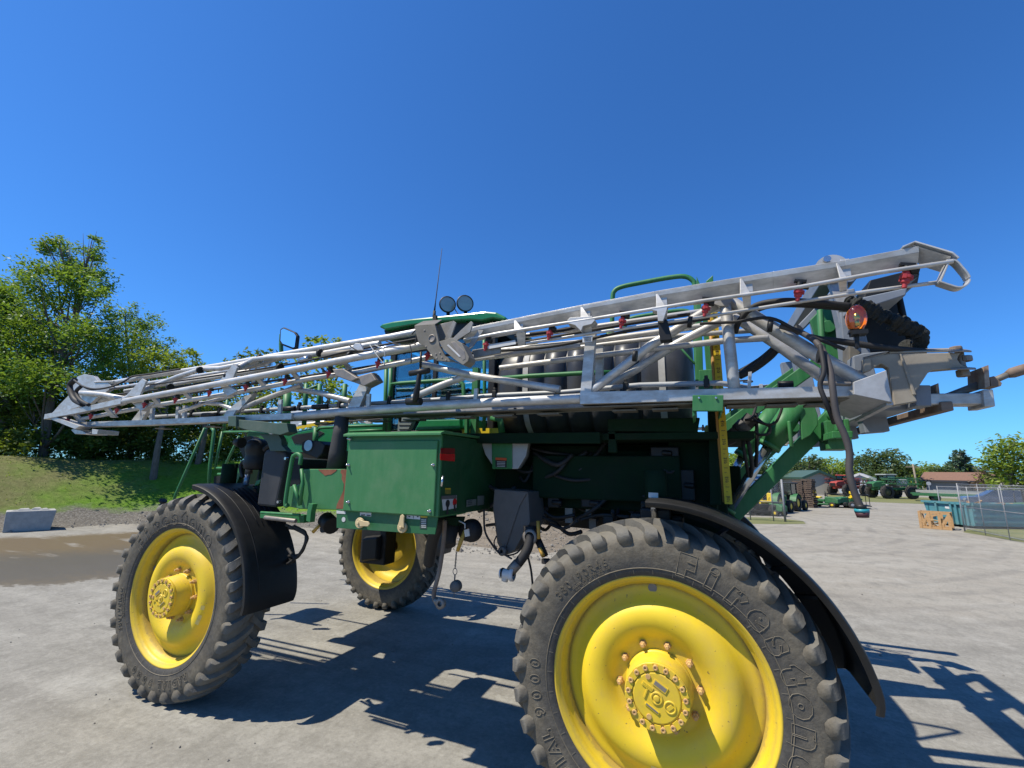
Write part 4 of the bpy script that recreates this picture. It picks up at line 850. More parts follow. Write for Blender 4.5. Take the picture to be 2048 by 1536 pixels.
for fo, x in ((fr, XR), (ff, XF)):
    b = MB()
    if fo is fr:
        for a in (30, 41): b.bar([(x+1.02*math.cos(math.radians(a)), YW+.19, ZC+1.02*math.sin(math.radians(a))), (x+.75*math.cos(math.radians(a+6)), YW+.30, ZC+.8*math.sin(math.radians(a+6)))], .045, .02)
    else:
        for dl in (.02, .07, .12, .17, .22): b.tube([(x+1.033*math.cos(math.radians(a)), YW+dl, ZC+1.033*math.sin(math.radians(a))) for a in range(40, 74, 4)], .004, 6)
        b.tube([(x+1.03*math.cos(math.radians(a)), YW-.08, ZC+1.03*math.sin(math.radians(a))) for a in range(8, 80, 4)], .004, 6)
        b.bar([(x+1.02, YW+.25, ZC+.32), (x+.7, YW+.36, ZC+.45)], .05, .03)
    b.build('fender_bracket' if fo is fr else 'fender_rib', [BLACK], fo)
    b = MB()
    if fo is fr: b.bar([(x+1.02*math.cos(math.radians(62)), YW+.19, ZC+1.02*math.sin(math.radians(62))), (x+.75*math.cos(math.radians(68)), YW+.30, ZC+.8*math.sin(math.radians(68)))], .045, .02); b.build('fender_bracket', [BLACK], fo)
    c = copy_tree(fo); put(c, sprayer); c.matrix_basis = Matrix.Translation((0, 2*MID, 0)) @ Matrix.Scale(-1, 4, (0, 1, 0))
# ---------------------------------------------------------------- chassis, axles
m = MB()
for y in (MID-.55, MID+.55): m.box((-2.5, y, 2.02), (5.6, .14, .30))
for x in (-4.9, -3.4, -1.9, -.9, .15): m.box((x, MID, 2.02), (.16, 1.0, .22))
m.box((-1.25, MID-.2, 1.98), (2.3, 1.5, .34)); m.box((-.75, 3.95, 2.20), (1.9, .5, .16))
m.box((-.05, 3.85, 1.95), (.32, .5, .9)); m.box((.12, MID, 2.1), (.12, 1.7, .75)); m.box((-.7, 3.62, 2.06), (1.15, .22, .34))
chassis = m.build('chassis_frame', [DKGREEN], sprayer, bevel=.012)
for x, z in ((XR, 1.78), (XF, 1.78)):
    m = MB()
    m.box((x, MID, z), (.26, 2.2, .24))
    for s in (-1, 1): m.box((x, MID+s*1.15, z), (.2, .5, .18)); m.box((x, MID+s*1.26, 1.68), (.34, .20, .30))
    for s in (-1, 1):
        m.box((x, MID+s*1.30, 1.28), (.20, .10, .90)); m.box((x, MID+s*1.24, .98), (.46, .26, .56))
        m.hexa([Vector((x-.17, MID+s*1.20, z_)) for z_ in (.68, 1.12)]+[Vector((x+.17, MID+s*1.20, z_)) for z_ in (1.16, .74)], [Vector((x-.13, MID+s*1.02, z_)) for z_ in (.76, 1.06)]+[Vector((x+.14, MID+s*1.02, z_)) for z_ in (1.1, .8)])
    m.build('axle', [BLACK], sprayer, bevel=.015)
for x, s in ((XR, -1), (XR, 1), (XF, -1), (XF, 1)):
    t = MB(); t.tube([(x, MID+s*1.30, 1.68), (x, MID+s*1.30, 1.86)], .05, 16, 0); t.tube([(x, MID+s*1.30, 1.86), (x, MID+s*1.30, 2.12)], .075, 16, 1)
    t.build('suspension_strut', [STEEL, DKGREEN], sprayer)
# struts seen over the tyres
t = MB(); t.ptube([(1306, 990, 3.16), (1308, 1036, 3.16)], .022, 14, 0); t.plate([(1297, 985), (1316, 986), (1316, 996), (1297, 995)], 3.12, .02, 1); t.build('suspension_strut', [STEEL, STICK], sprayer)
t = MB(); t.ptube([(497, 940, 3.35), (489, 985, 3.35)], .028, 14, 0); t.ptube([(500, 925, 3.35), (497, 948, 3.35)], .036, 14, 1); t.build('suspension_strut', [LENS2, DSTEEL], sprayer)
# hoses, pipes and boxes that pack the shaded space under the tank
rq = random.Random(21)
for i in range(16):
    px, py, Y = rq.uniform(960, 1390), rq.uniform(890, 1010), rq.uniform(3.5, 3.58); dx, dy = rq.uniform(30, 120)*rq.choice((-1, 1)), rq.uniform(-40, 50)
    t = MB(); t.tube(smooth_path([PY(px, py, Y), PY(px+dx*.4, py+dy*.3+rq.uniform(5, 22), Y-.04), PY(px+dx, py+dy, Y+.05)], 5), rq.uniform(.009, .02), 7); t.build('plumbing_hose', [BLACKR], sprayer)
for i, (px, py, w_, h_) in enumerate(((1330, 905, .2, .08), (1375, 970, .10, .22), (1290, 992, .14, .08), (1185, 1005, .16, .07), (1110, 1004, .10, .08))):
    t = MB(); t.box(PY(px, py, 3.58), (w_, .10, h_)); t.tube([PY(px-6, py, 3.53), PY(px+14, py+2, 3.52)], .02, 10); t.build('valve_block', [BLACK, DSTEEL], sprayer, bevel=.008)
# dark shapes under the tank: pumps, valves, pipes
m = MB(); random.seed(5)
for i in range(34):
    px = random.uniform(1070, 1300); py = random.uniform(985, 1050); Y = random.uniform(3.5, 4.4); p = PY(px, py, Y)
    if random.random() < .5: m.box(p, (random.uniform(.04, .16), random.uniform(.05, .2), random.uniform(.04, .12)), random.choice((0, 0, 1)))
    else:
        q = PY(px+random.uniform(-60, 60), py+random.uniform(-12, 18), Y+random.uniform(-.2, .2)); m.tube(smooth_path([p, (p+q)/2+Vector((0, 0, -random.uniform(.02, .1))), q], 5), random.uniform(.01, .022), 8, 0)
m.plate([(1075, 1048), (1180, 1058), (1300, 1065), (1300, 1030), (1075, 1025)], 4.3, .5, 0)
m.plate([(1205, 1040), (1285, 1040), (1280, 1072), (1230, 1072), (1215, 1060)], 3.9, .3, 0)
m.build('pump_plumbing', [BLACKR, DSTEEL], sprayer)
for Ya, px in ((3.55, [(1160, 1040), (1200, 1030), (1260, 1034)]), (3.6, [(1085, 1020), (1110, 1035), (1150, 1030)])):
    t = MB(); t.tube(smooth_path([PY(x, y, Ya) for x, y in px], 5), .013, 8); t.build('plumbing_hose', [BLACKR], sprayer)
# ---------------------------------------------------------------- solution tank
m = MB(); x0, x1, zc_, hh, hw = -1.86, .01, 2.86, .50, .80
def tank_ring(x, k): 
    return [(x, MID-hw*k*np.sign(math.cos(a))*abs(math.cos(a))**.62, zc_+.02+hh*k*np.sign(math.sin(a))*abs(math.sin(a))**.62) for a in [2*PI*j/56 for j in range(56)]]
prof = []
for i in range(9): t = i/8; prof.append((x0+.30*(1-math.cos(t*PI/2))*1.0, .70+.30*math.sin(t*PI/2)))
xs = np.arange(x0+.34, x1-.26, .215)
for x in xs: prof += [(x, 1.0), (x+.006, .965), (x+.034, .965), (x+.040, 1.0), (x+.12, 1.006)]
for i in range(9): t = 1-i/8; prof.append((x1-.20*(1-math.cos(t*PI/2)) if t < 1 else x1-.20, .72+.28*math.sin(t*PI/2)))
rings = [tank_ring(x, k) for x, k in prof]; V = [p for r in rings for p in r]; fs = []
for i in range(len(rings)-1):
    for j in range(56): fs.append((i*56+j, i*56+(j+1) % 56, (i+1)*56+(j+1) % 56, (i+1)*56+j))
fs.append(tuple(range(56))); fs.append(tuple(range((len(rings)-1)*56, len(rings)*56)))
m.add(V, fs, 0, True); tank = m.build('solution_tank', [POLY], sprayer)
for x in (xs[0]+.07, x1-.25):
    t = MB(); ri = [tank_ring(x+dx, 1.012) for dx in (-.026, .026)]
    t.add(ri[0]+ri[1], [(j, (j+1) % 56, 56+(j+1) % 56, 56+j) for j in range(56)], 0, True); t.build('tank_strap', [STRAP], tank)
t = MB(); t.lathe([(3.36, .23), (3.40, .23), (3.42, .20), (3.42, .0001)], (-1.05, MID, 0), 32, 0, 'Z'); t.build('tank_lid', [BLACK], tank)
# tank cradle beams along the near side
m = MB()
m.plate([(920, 867), (1200, 864), (1200, 887), (920, 886)], 3.25, .06); m.plate([(1215, 838), (1400, 835), (1395, 864), (1215, 862)], 3.3, .06)
m.plate([(1216, 862), (1230, 862), (1234, 905), (1216, 905)], 3.3, .05); m.box((-.75, 3.8, 2.36), (2.2, 1.0, .05))
m.build('walkway_frame', [DKGREEN], sprayer, bevel=.006)
m = MB()
m.plate([(1385, 790), (1447, 790), (1446, 822), (1385, 822)], 2.82, .03); m.plate([(1385, 805), (1391, 805), (1391, 830), (1385, 834)], 2.85, .35); m.plate([(1447, 805), (1441, 805), (1441, 826), (1446, 822)], 2.85, .35)
for x in (1398, 1432): m.disc(PY(x, 796, 2.818), .007, -.008, 10, 1)
m.build('boom_rest', [GREEN, STEEL], sprayer, bevel=.003)
# ---------------------------------------------------------------- rinse tank, eductor, hoses underneath
m = MB()
def loft(m, A, B, mat=0): m.hexa([PY(*p) for p in A], [PY(*p) for p in B], mat)
loft(m, [(963, 886, 3.35), (1057, 886, 3.35), (1052, 912, 3.35), (1036, 938, 3.35), (990, 938, 3.35), (970, 908, 3.35)], [(975, 886, 3.75), (1064, 886, 3.75), (1060, 912, 3.75), (1046, 936, 3.75), (1005, 936, 3.75), (984, 908, 3.75)], 0)
m.plate([(983, 886), (1024, 886), (1024, 938), (984, 938)], 3.335, .012, 1)
rt = m.build('rinse_tank', [WHITEP, GREEN], sprayer, bevel=.006)
m = MB(); m.plate([(991, 915), (1013, 916), (1013, 935), (991, 934)], 3.33, .003, 0); m.plate([(991, 915), (1013, 916), (1013, 921), (991, 920)], 3.327, .003, 1)
for k in range(4): m.plate([(994, 923+k*3), (1010, 923.6+k*3), (1010, 924.6+k*3), (994, 924+k*3)], 3.327, .002, 2)
m.build('warning_sticker', [STICKD, STICKR, STICK], rt)
m = MB(); A = [(990, 978), (1056, 984), (1060, 1045), (1030, 1100), (1008, 1112), (994, 1086), (985, 1012)]
front = [PY(x, y, 3.3) for x, y in A]; c_ = sum(front, Vector())/len(front)
back = [p+Vector((.02, .30, 0)) for p in front]
m.hexa(front, back)
m.hexa([p+Vector((0, -.012, 0)) for p in (front[0], front[1])]+[PY(1040, 1010, 3.288), PY(1012, 1095, 3.288), PY(996, 1085, 3.288), PY(986, 1012, 3.288)], [front[0], front[1], PY(1040, 1010, 3.299), PY(1012, 1095, 3.299), PY(996, 1085, 3.299), PY(986, 1012, 3.299)])
m.lathe([(0, .013), (0, .034), (.04, .034), (.04, .013)], PY(1003, 1103, 3.24), 20); m.bar([PY(1010, 1110, 3.26), PY(1024, 1118, 3.26)], .02, .012)
m.build('chemical_eductor', [GREYPL], sprayer, bevel=.012)
def hose(name, pts, r, mats=BLACKR, n=6, parent=None, segs=10):
    t = MB(); t.tube(smooth_path([PY(*p) for p in pts], n), r, segs); return t.build(name, [mats], parent or sprayer)
hose('eductor_hose', [(968, 1020, 3.2), (970, 1062, 3.2), (985, 1090, 3.2), (1000, 1108, 3.2)], .008)
hose('eductor_hose', [(1012, 1112, 3.25), (1035, 1105, 3.25), (1048, 1085, 3.25)], .006)
hose('eductor_hose', [(993, 1072, 3.2), (988, 1086, 3.18), (994, 1098, 3.2)], .005)
h = hose('fill_hose', [(1062, 1070, 3.15), (1055, 1098, 3.12), (1040, 1122, 3.1), (1020, 1145, 3.08)], .034, BLACKR, segs=16)
m = MB(); m.ptube([(1036, 1126, 3.095), (1022, 1142, 3.08)], .0365, 16, 1); m.lathe([(-.05, .034), (.02, .036), (.03, .046), (.05, .046), (.055, .036)], PY(1014, 1148, 3.07), 16, 0, 'X')
m.disc(PY(1004, 1146, 3.07), .036, .012, 20, 2, 'X'); m.tube([PY(1012, 1150, 3.07), PY(1009, 1162, 3.07)], .024, 12, 0); m.build('hose_coupling', [WHITEM, DSTEEL, BLACK], h)
m = MB(); m.ptube([(1060, 1052, 3.2), (1060, 1076, 3.2)], .05, 14); m.lathe([(-.012, .036), (-.012, .054), (.02, .054), (.02, .036)], PY(1060, 1074, 3.14), 20, 1)
m.ptube([(1075, 1078, 3.2), (1090, 1112, 3.17)], .026, 12); m.disc(PY(1092, 1118, 3.17), .032, -.03, 16, 0, 'Z')
m.ptube([(1076, 1042, 3.15), (1078, 1078, 3.13)], .013, 8, 2); m.ptube([(1080, 1096, 3.14), (1086, 1112, 3.12)], .014, 8, 2); m.build('fill_valve', [BLACKR, DSTEEL, OCHRE], sprayer)
hose('drain_hose', [(1055, 1110, 3.2), (1062, 1140, 3.2), (1066, 1178, 3.2)], .008)
hose('drain_hose', [(890, 1040, 3.0), (887, 1085, 3.0), (879, 1140, 2.98), (868, 1185, 2.96), (870, 1202, 2.95)], .016, BROWN)
m = MB(); m.lathe([(0, .018), (0, .036), (.03, .036), (.03, .018)], PY(879, 1208, 2.93), 20); m.tube([PY(870, 1198, 2.95), PY(876, 1208, 2.95)], .02, 10); m.build('hose_end_ring', [DSTEEL], sprayer)
hose('suction_hose', [(905, 1028, 3.3), (880, 1048, 3.2), (866, 1080, 3.3), (858, 1125, 3.5)], .05, BLACKR, segs=16)
m = MB(); m.ptube([(905, 1040, 3.15), (898, 1078, 3.12), (900, 1092, 3.1)], [.07, .055, .045], 16); m.lathe([(-.05, .03), (-.05, .07), (.03, .09), (.06, .09), (.07, .05)], PY(938, 1062, 3.25), 20)
m.plate([(893, 1035), (918, 1035), (914, 1052), (898, 1050)], 3.05, .1, 1); m.ptube([(930, 1060, 3.05), (921, 1085, 3.02), (915, 1102, 3.02)], [.012, .016, .013], 8, 2)
m.plate([(928, 1060), (937, 1058), (939, 1072), (930, 1074)], 3.03, .01, 3); m.ptube([(918, 1042, 3.05), (930, 1048, 3.05), (930, 1058, 3.05)], .006, 6, 3)
m.build('quick_fill_valve', [BLACKR, DKGREEN, OCHRE, STICK], sprayer)
t = MB()
for k in range(10):
    c = PY(913-k*.3, 1104+k*3.4, 3.02); a = PI/2*(k % 2); t.tube([c+Vector((.006*math.cos(a)*math.cos(b), .006*math.sin(a)*math.cos(b), .011*math.sin(b))) for b in [2*PI*j/8 for j in range(8)]], .0018, 5, closed=True)
c = PY(910, 1143, 3.02); t.tube([c+Vector((.017*math.cos(b), 0, .022*math.sin(b))) for b in [2*PI*j/14 for j in range(14)]], .003, 6, closed=True)
t.build('cap_chain', [DSTEEL], sprayer)
t = MB(); t.lathe([(0, .0001), (0, .036), (.012, .040), (.05, .040), (.055, .034), (.055, .0001)], PY(908, 1174, 3.0), 24); t.ptube([(910, 1149, 3.02), (909, 1164, 3.02)], .006, 6); t.ptube([(908, 1186, 3.02), (908, 1194, 3.02)], .004, 6); t.build('hanging_dust_cap', [GREYPL], sprayer)
# dark bulk behind: fuel tank and boxes between the wheels
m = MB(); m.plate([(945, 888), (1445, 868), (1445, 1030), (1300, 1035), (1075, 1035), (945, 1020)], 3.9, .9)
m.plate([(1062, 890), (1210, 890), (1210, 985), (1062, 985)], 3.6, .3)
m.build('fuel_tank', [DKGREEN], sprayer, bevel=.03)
m = MB(); m.plate([(1115, 936), (1156, 937), (1155, 961), (1115, 960)], 3.575, .02, 0); m.plate([(1121, 941), (1150, 942), (1149, 955), (1121, 954)], 3.57, .01, 1); m.build('side_marker_panel', [GREYPL, DSTEEL], sprayer, bevel=.003)
# ---------------------------------------------------------------- toolbox, valve panel
xl, xr = PY(697, 875, 2.70).x, PY(882, 870, 2.70).x
ztop, zb = 2.345, PY(785, 1029, 2.70).z
m = MB(); m.box(((xl+xr)/2, 2.70+.34, (ztop+zb)/2), (xr-xl, .66, ztop-zb)); m.box(((xl+xr)/2-.004, 2.70+.002, (ztop+zb)/2-.02), (xr-xl-.035, .02, ztop-zb-.05))
tb = m.build('toolbox', [GREENF], sprayer, bevel=.006)
m = MB(); m.prism([Vector((xl-.012, y, z)) for y, z in ((2.655, ztop-.012), (2.655, ztop+.006), (2.70, ztop+.022), (3.38, ztop+.03), (3.38, ztop+.012), (2.70, ztop+.002))], (xr-xl+.04, 0, 0)); m.build('toolbox_lid', [GREENF], tb, bevel=.003)
sxm = MB(); sxm.box((xr+.0005, 3.30, (ztop+zb)/2), (.006, 1.14, ztop-zb-.012)); sxm.build('side_panel', [mat('shaded_green_panel', (.010, .062, .020), (.014, .076, .026), .5, sc=6, dust=((.05, .05, .04), .3))], tb)  # plate over the toolbox side, its green darkened to carry the shade
def sidepoly(px, off=.005):
    return [PX(x, y, xr+off) for x, y in px]
m = MB(); m.prism(sidepoly([(881, 896), (909, 897), (909, 907), (881, 906)]), (.003, 0, 0)); m.prism(sidepoly([(880, 907), (909, 908), (909, 923), (880, 920)]), (.003, 0, 0), 1); m.build('reflector', [mat('dark_red_reflector', (.22, .01, .01), None, .3), RED], tb)
m = MB(); m.prism(sidepoly([(883, 992), (913, 990), (912, 1016), (886, 1021)]), (.003, 0, 0), 0)
m.prism(sidepoly([(883, 992), (913, 990), (913, 997), (883, 999)], .0085), (.001, 0, 0), 2)
for cx_, cyy in ((895, 1007), (909, 1004)): m.disc(PX(cx_, cyy, xr+.0082), .026, .004, 18, 1 if cx_ < 900 else 3, 'X')
m.prism(sidepoly([(893, 1012), (895, 1012), (895, 1028), (893, 1028)], .0085), (.008, 0, 0), 1); m.prism(sidepoly([(907, 1008), (909, 1008), (910, 1022), (908, 1022)], .0085), (.008, 0, 0), 1)
m.build('control_sticker', [STICK, STICKD, GREYPL, RED], tb)
m = MB(); m.prism(sidepoly([(890, 976), (901, 976), (901, 988), (890, 988)]), (.003, 0, 0), 0); m.prism(sidepoly([(890, 976), (901, 976), (901, 979), (890, 979)], .0082), (.001, 0, 0), 1); m.build('caution_sticker', [mat('olive_sticker', (.20, .17, .03), None, .5), RULER], tb)
FST = mat('faded_sticker', (.16, .18, .16), None, .6)
m = MB(); m.prism(sidepoly([(933, 1000), (952, 998), (952, 1010), (933, 1014)], .014), (.003, 0, 0), 0)
for k in range(3): m.prism(sidepoly([(935, 1002+k*3.2), (944, 1001+k*3.2), (944, 1002.2+k*3.2), (935, 1003.2+k*3.2)], .0172), (.001, 0, 0), 1)
m.build('faded_sticker', [FST, STICKD], tb)
m = MB(); m.prism(sidepoly([(955, 992), (968, 991), (967, 1009), (955, 1011)], .014), (.003, 0, 0), 0); m.build('faded_sticker', [FST], tb)
m = MB(); m.tube([PX(886, 952, xr+.03), PX(883, 973, xr+.03)], .008, 8); m.build('latch_handle', [STEEL], tb)
for x, y in ((701, 878), (699, 930), (699, 1004), (868, 930), (861, 1022)): 
    m = MB(); c = PY(x, y, 2.70); m.lathe([(-.0, .012), (-.016, .012), (-.018, .006), (-.034, .006), (-.034, .0001)], c, 10); m.build('wing_bolt', [STEEL], tb)
m = MB(); zs = PY(785, 1062, 2.72).z; pxs = [(673, 1019), (876, 1032), (870, 1069), (844, 1068), (673, 1056)]
m.plate(pxs, 2.722, .012); m.plate([(673, 1019), (876, 1032), (876, 1036), (673, 1022)], 2.735, .4)
vp = m.build('valve_panel', [mat('green_valve_panel', (.016, .105, .036), (.024, .13, .048), .5, sc=8, dust=(DUSTC, .12))], sprayer, bevel=.002)
m = MB()
def handle(cx, cyy, tx, ty):
    m = MB(); c = PY(cx, cyy, 2.70); t = PY(tx, ty, 2.70); d = (t-c).normalized(); n = Vector((0, 1, 0)).cross(d)
    P = [c+Vector((math.cos(a), 0, math.sin(a)))*.038 for a in [2*PI*j/20 for j in range(20)]]
    m.prism(P, (0, .02, 0)); a_, b_ = .028, .019
    m.prism([c+n*a_-d*0, c+d*.05+n*b_, t+n*b_*.9, t+d*.014, t-n*b_*.9, c+d*.05-n*b_, c-n*a_], (0, -.012, 0)); m.disc(c+Vector((0, -.012, 0)), .012, -.008, 12)
    m.build('valve_handle', [CREAM], vp, bevel=.004)
handle(718, 1046, 738, 1048); handle(803, 1055, 806, 1032)
def st(P, extra, name='valve_sticker'):
    m = MB(); m.plate(P, 2.7195, .002, 0)
    for Q, mt in extra: m.plate(Q, 2.7182, .001, mt)
    m.build(name, [STICK, STICKD, GREYPL, mat('grey_text_sticker', (.05, .08, .06), None, .5), RULER], vp)
st([(720, 1021), (743, 1022), (742, 1033), (720, 1031)], [([(722, 1029), (730, 1029), (730, 1031), (722, 1031)], 1), ([(733, 1029.5), (741, 1030), (741, 1032), (733, 1031.5)], 1), ([(723, 1023.4), (740, 1024.4), (740, 1025.4), (723, 1024.4)], 2)])
st([(813, 1028), (840, 1030), (840, 1039), (813, 1037)], [([(k, 1033), (k+2.5, 1032), (k+5, 1033.4), (k+2.5, 1034.6)], 1) for k in (816, 833)]+[([(826, 1030), (827, 1030), (827, 1037), (826, 1037)], 1)])
st([(673, 1021), (691, 1023), (691, 1028), (673, 1027)], [])
m = MB(); m.plate([(841, 1030), (855, 1030.6), (853, 1058), (839, 1057)], 2.7195, .002, 0); m.plate([(841, 1030), (855, 1030.6), (854.6, 1035.5), (841, 1035)], 2.7182, .001, 1)
for k in range(5): m.plate([(842.5, 1039+k*3.6), (852, 1039.4+k*3.6), (852, 1040.8+k*3.6), (842.5, 1040.4+k*3.6)], 2.7182, .001, 2)
m.build('warning_sticker', [mat('dark_text_sticker', (.05, .08, .06), None, .5), RULER, STICK], vp)
m = MB(); m.disc(PY(687, 1039, 2.7188), .018, .001, 16); m.build('panel_hole', [WHITEM], vp)
# ---------------------------------------------------------------- battery box with rust
m = MB(); m.plate([(607, 938), (690, 938), (684, 1020), (600, 1018), (570, 1012), (574, 975), (600, 968)], 2.84, .35)
bb = m.build('battery_box', [GREENF], sprayer, bevel=.006)
m = MB(); m.plate([(682, 939), (701, 939), (697, 1018), (672, 1017), (674, 1008), (681, 994), (687, 980), (688, 968), (683, 958), (684, 950), (681, 945)], 2.832, .006, 0)
m.plate([(636, 939), (674, 939), (671, 943), (662, 949), (657, 949.5), (650, 951.5), (645, 947), (640, 943)], 2.837, .002, 0)
m.build('rust_patch', [RUST], bb)['label'] = 'bare brown rust where the green paint has flaked off'
m = MB(); m.ptube([(576, 1010, 2.8), (571, 1004, 2.8), (584, 922, 2.8), (589, 911, 2.8), (596, 908, 2.8), (602, 914, 2.8), (600, 930, 2.8)], .017, 12, bend=4); m.ptube([(600, 1010, 2.80), (606, 968, 2.80), (603, 938, 2.8)], .014, 8); m.ptube([(600, 1010, 2.80), (588, 970, 2.80)], .014, 8)
m.build('grab_handle', [GREEN], sprayer)
m = MB(); m.plate([(617, 1007), (626, 1008), (622, 1024), (620, 1045), (612, 1042), (614, 1022)], 2.76, .05)
m.plate([(520, 1024), (600, 1032), (608, 1030), (608, 1046), (596, 1046), (520, 1036)], 2.95, .12); m.ptube([(522, 1025, 2.9), (600, 1030, 2.9)], .012, 8); m.ptube([(530, 1035, 2.88), (592, 1042, 2.88)], .018, 10, 1)
m.build('step_bracket', [GREEN, DSTEEL], sprayer, bevel=.003)
for k, (a, b) in enumerate((((578, 1056), (582, 1112)), ((588, 1052), (579, 1128)), ((572, 1050), (580, 1098)))):
    hose('brake_hose', [(a[0], a[1], 3.1), (608+k*2, 1062+k*4, 3.1), (611-k, 1085+k*3, 3.1), (600-k*4, 1108+k*4, 3.15), (b[0]-4, b[1], 3.25)], .013)
m = MB(); m.ptube([(652, 1040, 3.05), (664, 1052, 3.0)], .07, 14); m.disc(PY(650, 1058, 3.0), .028, -.03, 14); m.ptube([(640, 1050, 2.98), (626, 1064, 2.97)], [.012, .016], 8, 1); m.build('drain_valve', [BLACK, OCHRE], sprayer)
m = MB(); A = [(527, 905), (533, 899), (562, 899), (570, 904), (573, 912), (551, 1015), (513, 1011)]; m.plate(A, 2.95, .10)
mb_ = m.build('side_mirror_back', [mat('scuffed_black_housing', (.022, .023, .026), (.032, .033, .036), .55, sc=3, stretch=(1, 1, .4), bs=.1, fine=90, dust=((.07, .07, .07), .4))], sprayer, bevel=.02)
for p in ((570, 917), (555, 1004)): m = MB(); m.disc(PY(p[0], p[1], 2.94), .013, .03, 10); m.build('housing_bolt', [STEEL], mb_)
# air spring / dark lumps in front of the hood
m = MB()
c = PY(514, 906, 3.25); m.lathe([(-.17, .07), (-.16, .10), (-.10, .118), (-.05, .105), (-.02, .10), (.02, .112), (.08, .118), (.12, .10), (.14, .06), (.15, .0001)], c, 28, 0, 'Z'); m.tube(smooth_path([PY(500, 915, 3.2), PY(482, 930, 3.2), PY(486, 955, 3.2)], 5), .02, 8); m.tube(smooth_path([PY(530, 900, 3.15), PY(545, 890, 3.15), PY(556, 900, 3.2)], 5), .028, 8)
m.plate([(470, 878), (500, 872), (522, 895), (500, 925), (488, 918)], 3.4, .25); m.plate([(524, 900), (545, 912), (600, 918), (600, 1010), (500, 1010), (520, 930)], 3.35, .4)
m.build('air_spring', [BLACK], sprayer, bevel=.01)
m = MB(); m.plate([(497, 862), (530, 866), (528, 886), (500, 884), (488, 902), (484, 898)], 3.5, .06); m.plate([(478, 932), (487, 934), (470, 975), (464, 972)], 3.5, .05); m.plate([(512, 962), (522, 958), (518, 968), (508, 972)], 3.2, .04); m.plate([(520, 930), (530, 932), (524, 990), (512, 992)], 3.3, .06, 1); m.build('front_mount_bracket', [GREEN, DKGREEN], sprayer, bevel=.004)
m = MB(); m.ptube([(472, 884, 3.0), (484, 886, 3.0)], [.035, .05], 16, 0); m.build('work_light', [BLACK], sprayer)
m = MB(); c = PY(616, 892, 3.0); m.plate([(604, 884), (612, 880), (640, 882), (650, 890), (644, 908), (634, 918), (606, 906), (602, 898)], 3.0, .2); wlt = m.build('work_light', [BLACK], sprayer, bevel=.01)
m = MB(); m.disc(PY(616, 891, 2.988), .048, .01, 24); m.build('lens', [LENS2], wlt)
# wide black hose / exhaust elbow beside the box
m = MB(); m.ptube([(672, 938, 2.95), (676, 905, 2.95), (680, 870, 2.95), (684, 835, 2.95)], [.078, .072, .062, .058], 20)
m.build('air_intake_hose', [mat('dusty_black_pipe', (.02, .02, .021), (.045, .044, .043), .6, sc=1.6)], sprayer)
# ---------------------------------------------------------------- hood
m = MB(); yn, yf = 4.02, 5.14
A = [(486, 905), (500, 880), (560, 868), (640, 852), (720, 846), (790, 850), (800, 905), (560, 910)]
m.plate(A, yn, yf-yn); hood = m.build('engine_hood', [GREENC], sprayer, bevel=.03)
m = MB(); m.plate([(577, 857), (640, 843), (672, 842), (640, 850), (577, 862)], yn-.010, .008); m.build('yellow_stripe', [YEL2], hood)
m = MB(); m.plate([(582, 874), (592, 869), (640, 862), (648, 866), (628, 880), (602, 888), (588, 887)], yn-.008, .008); m.build('hood_vent', [BLACK], hood, bevel=.002)
m = MB(); c = PY(569, 885, yn-.012); put_text(m, '0', c, (1, 0, .10), (-.08, 0, 1), .13, 0, .002, bold=.004); m.build('hood_numeral', [YEL2], hood)
m = MB(); m.plate([(560, 905), (700, 905), (700, 1010), (600, 1010)], 3.9, 1.0); m.plate([(655, 930), (690, 930), (690, 1000), (655, 1000)], 3.3, .5); m.build('engine_bay', [mat('black_engine_bay', (.008, .009, .009), None, .7)], sprayer)
# ---------------------------------------------------------------- cradle under the boom
m = MB(); m.plate([(459, 838), (515, 842), (552, 846), (573, 846), (577, 864), (560, 870), (494, 860), (460, 850)], 2.80, .10)
m.plate([(518, 868), (556, 868), (562, 878), (563, 890), (574, 902), (540, 902), (534, 884)], 2.90, .06); m.plate([(456, 832), (472, 832), (472, 853), (456, 852)], 2.78, .1)
m.build('boom_cradle', [mat('grey_green_cradle', (.045, .085, .06), (.06, .10, .075), .55, dust=(DUSTC, .2))], sprayer, bevel=.004)
# ---------------------------------------------------------------- cab
cn, cf = 3.85, 5.31
m = MB(); up = [(757, 653), (765, 647), (787, 642), (825, 637), (865, 633), (905, 629), (940, 625.5), (970, 622), (992, 624), (1012, 634), (1011, 641), (985, 637), (962, 642), (940, 640), (880, 643), (820, 651), (770, 660)]
m.plate(up, cn-.10, cf-cn+.2); cabr = None
cab = MB()
def cx(px, py): return PY(px, py, cn)
cab.plate([(766, 659), (820, 650), (880, 642), (962, 641), (1008, 636), (1006, 668), (930, 672), (773, 680)], cn-.03, cf-cn+.06, 0)
xA, xB = PY(786, 760, cn).x, PY(985, 760, cn).x; zA, zB = 2.42, 3.42
cab.box(((xA+xB)/2, (cn+cf)/2, zA-.03), (xB-xA+.1, cf-cn, .06), 0)
cab.box(((xA+xB)/2+.2, MID, zA+.3), (.5, .5, .55), 0); cab.box(((xA+xB)/2+.42, MID, zA+.75), (.14, .46, .6), 0); cab.box((xA+.3, MID, zA+.35), (.12, .3, .6), 0)
cabo = cab.build('cab', [mat('dark_cab_trim', (.012, .014, .014), (.02, .022, .022), .5)], sprayer, bevel=.02)
m.build('cab_roof', [GREENC], cabo, bevel=.03)
for x in (xA, xB):
    for y in (cn, cf): m = MB(); m.box((x, y, (zA+zB)/2), (.07, .06, zB-zA)); m.build('cab_pillar', [BLACK], cabo, bevel=.008)
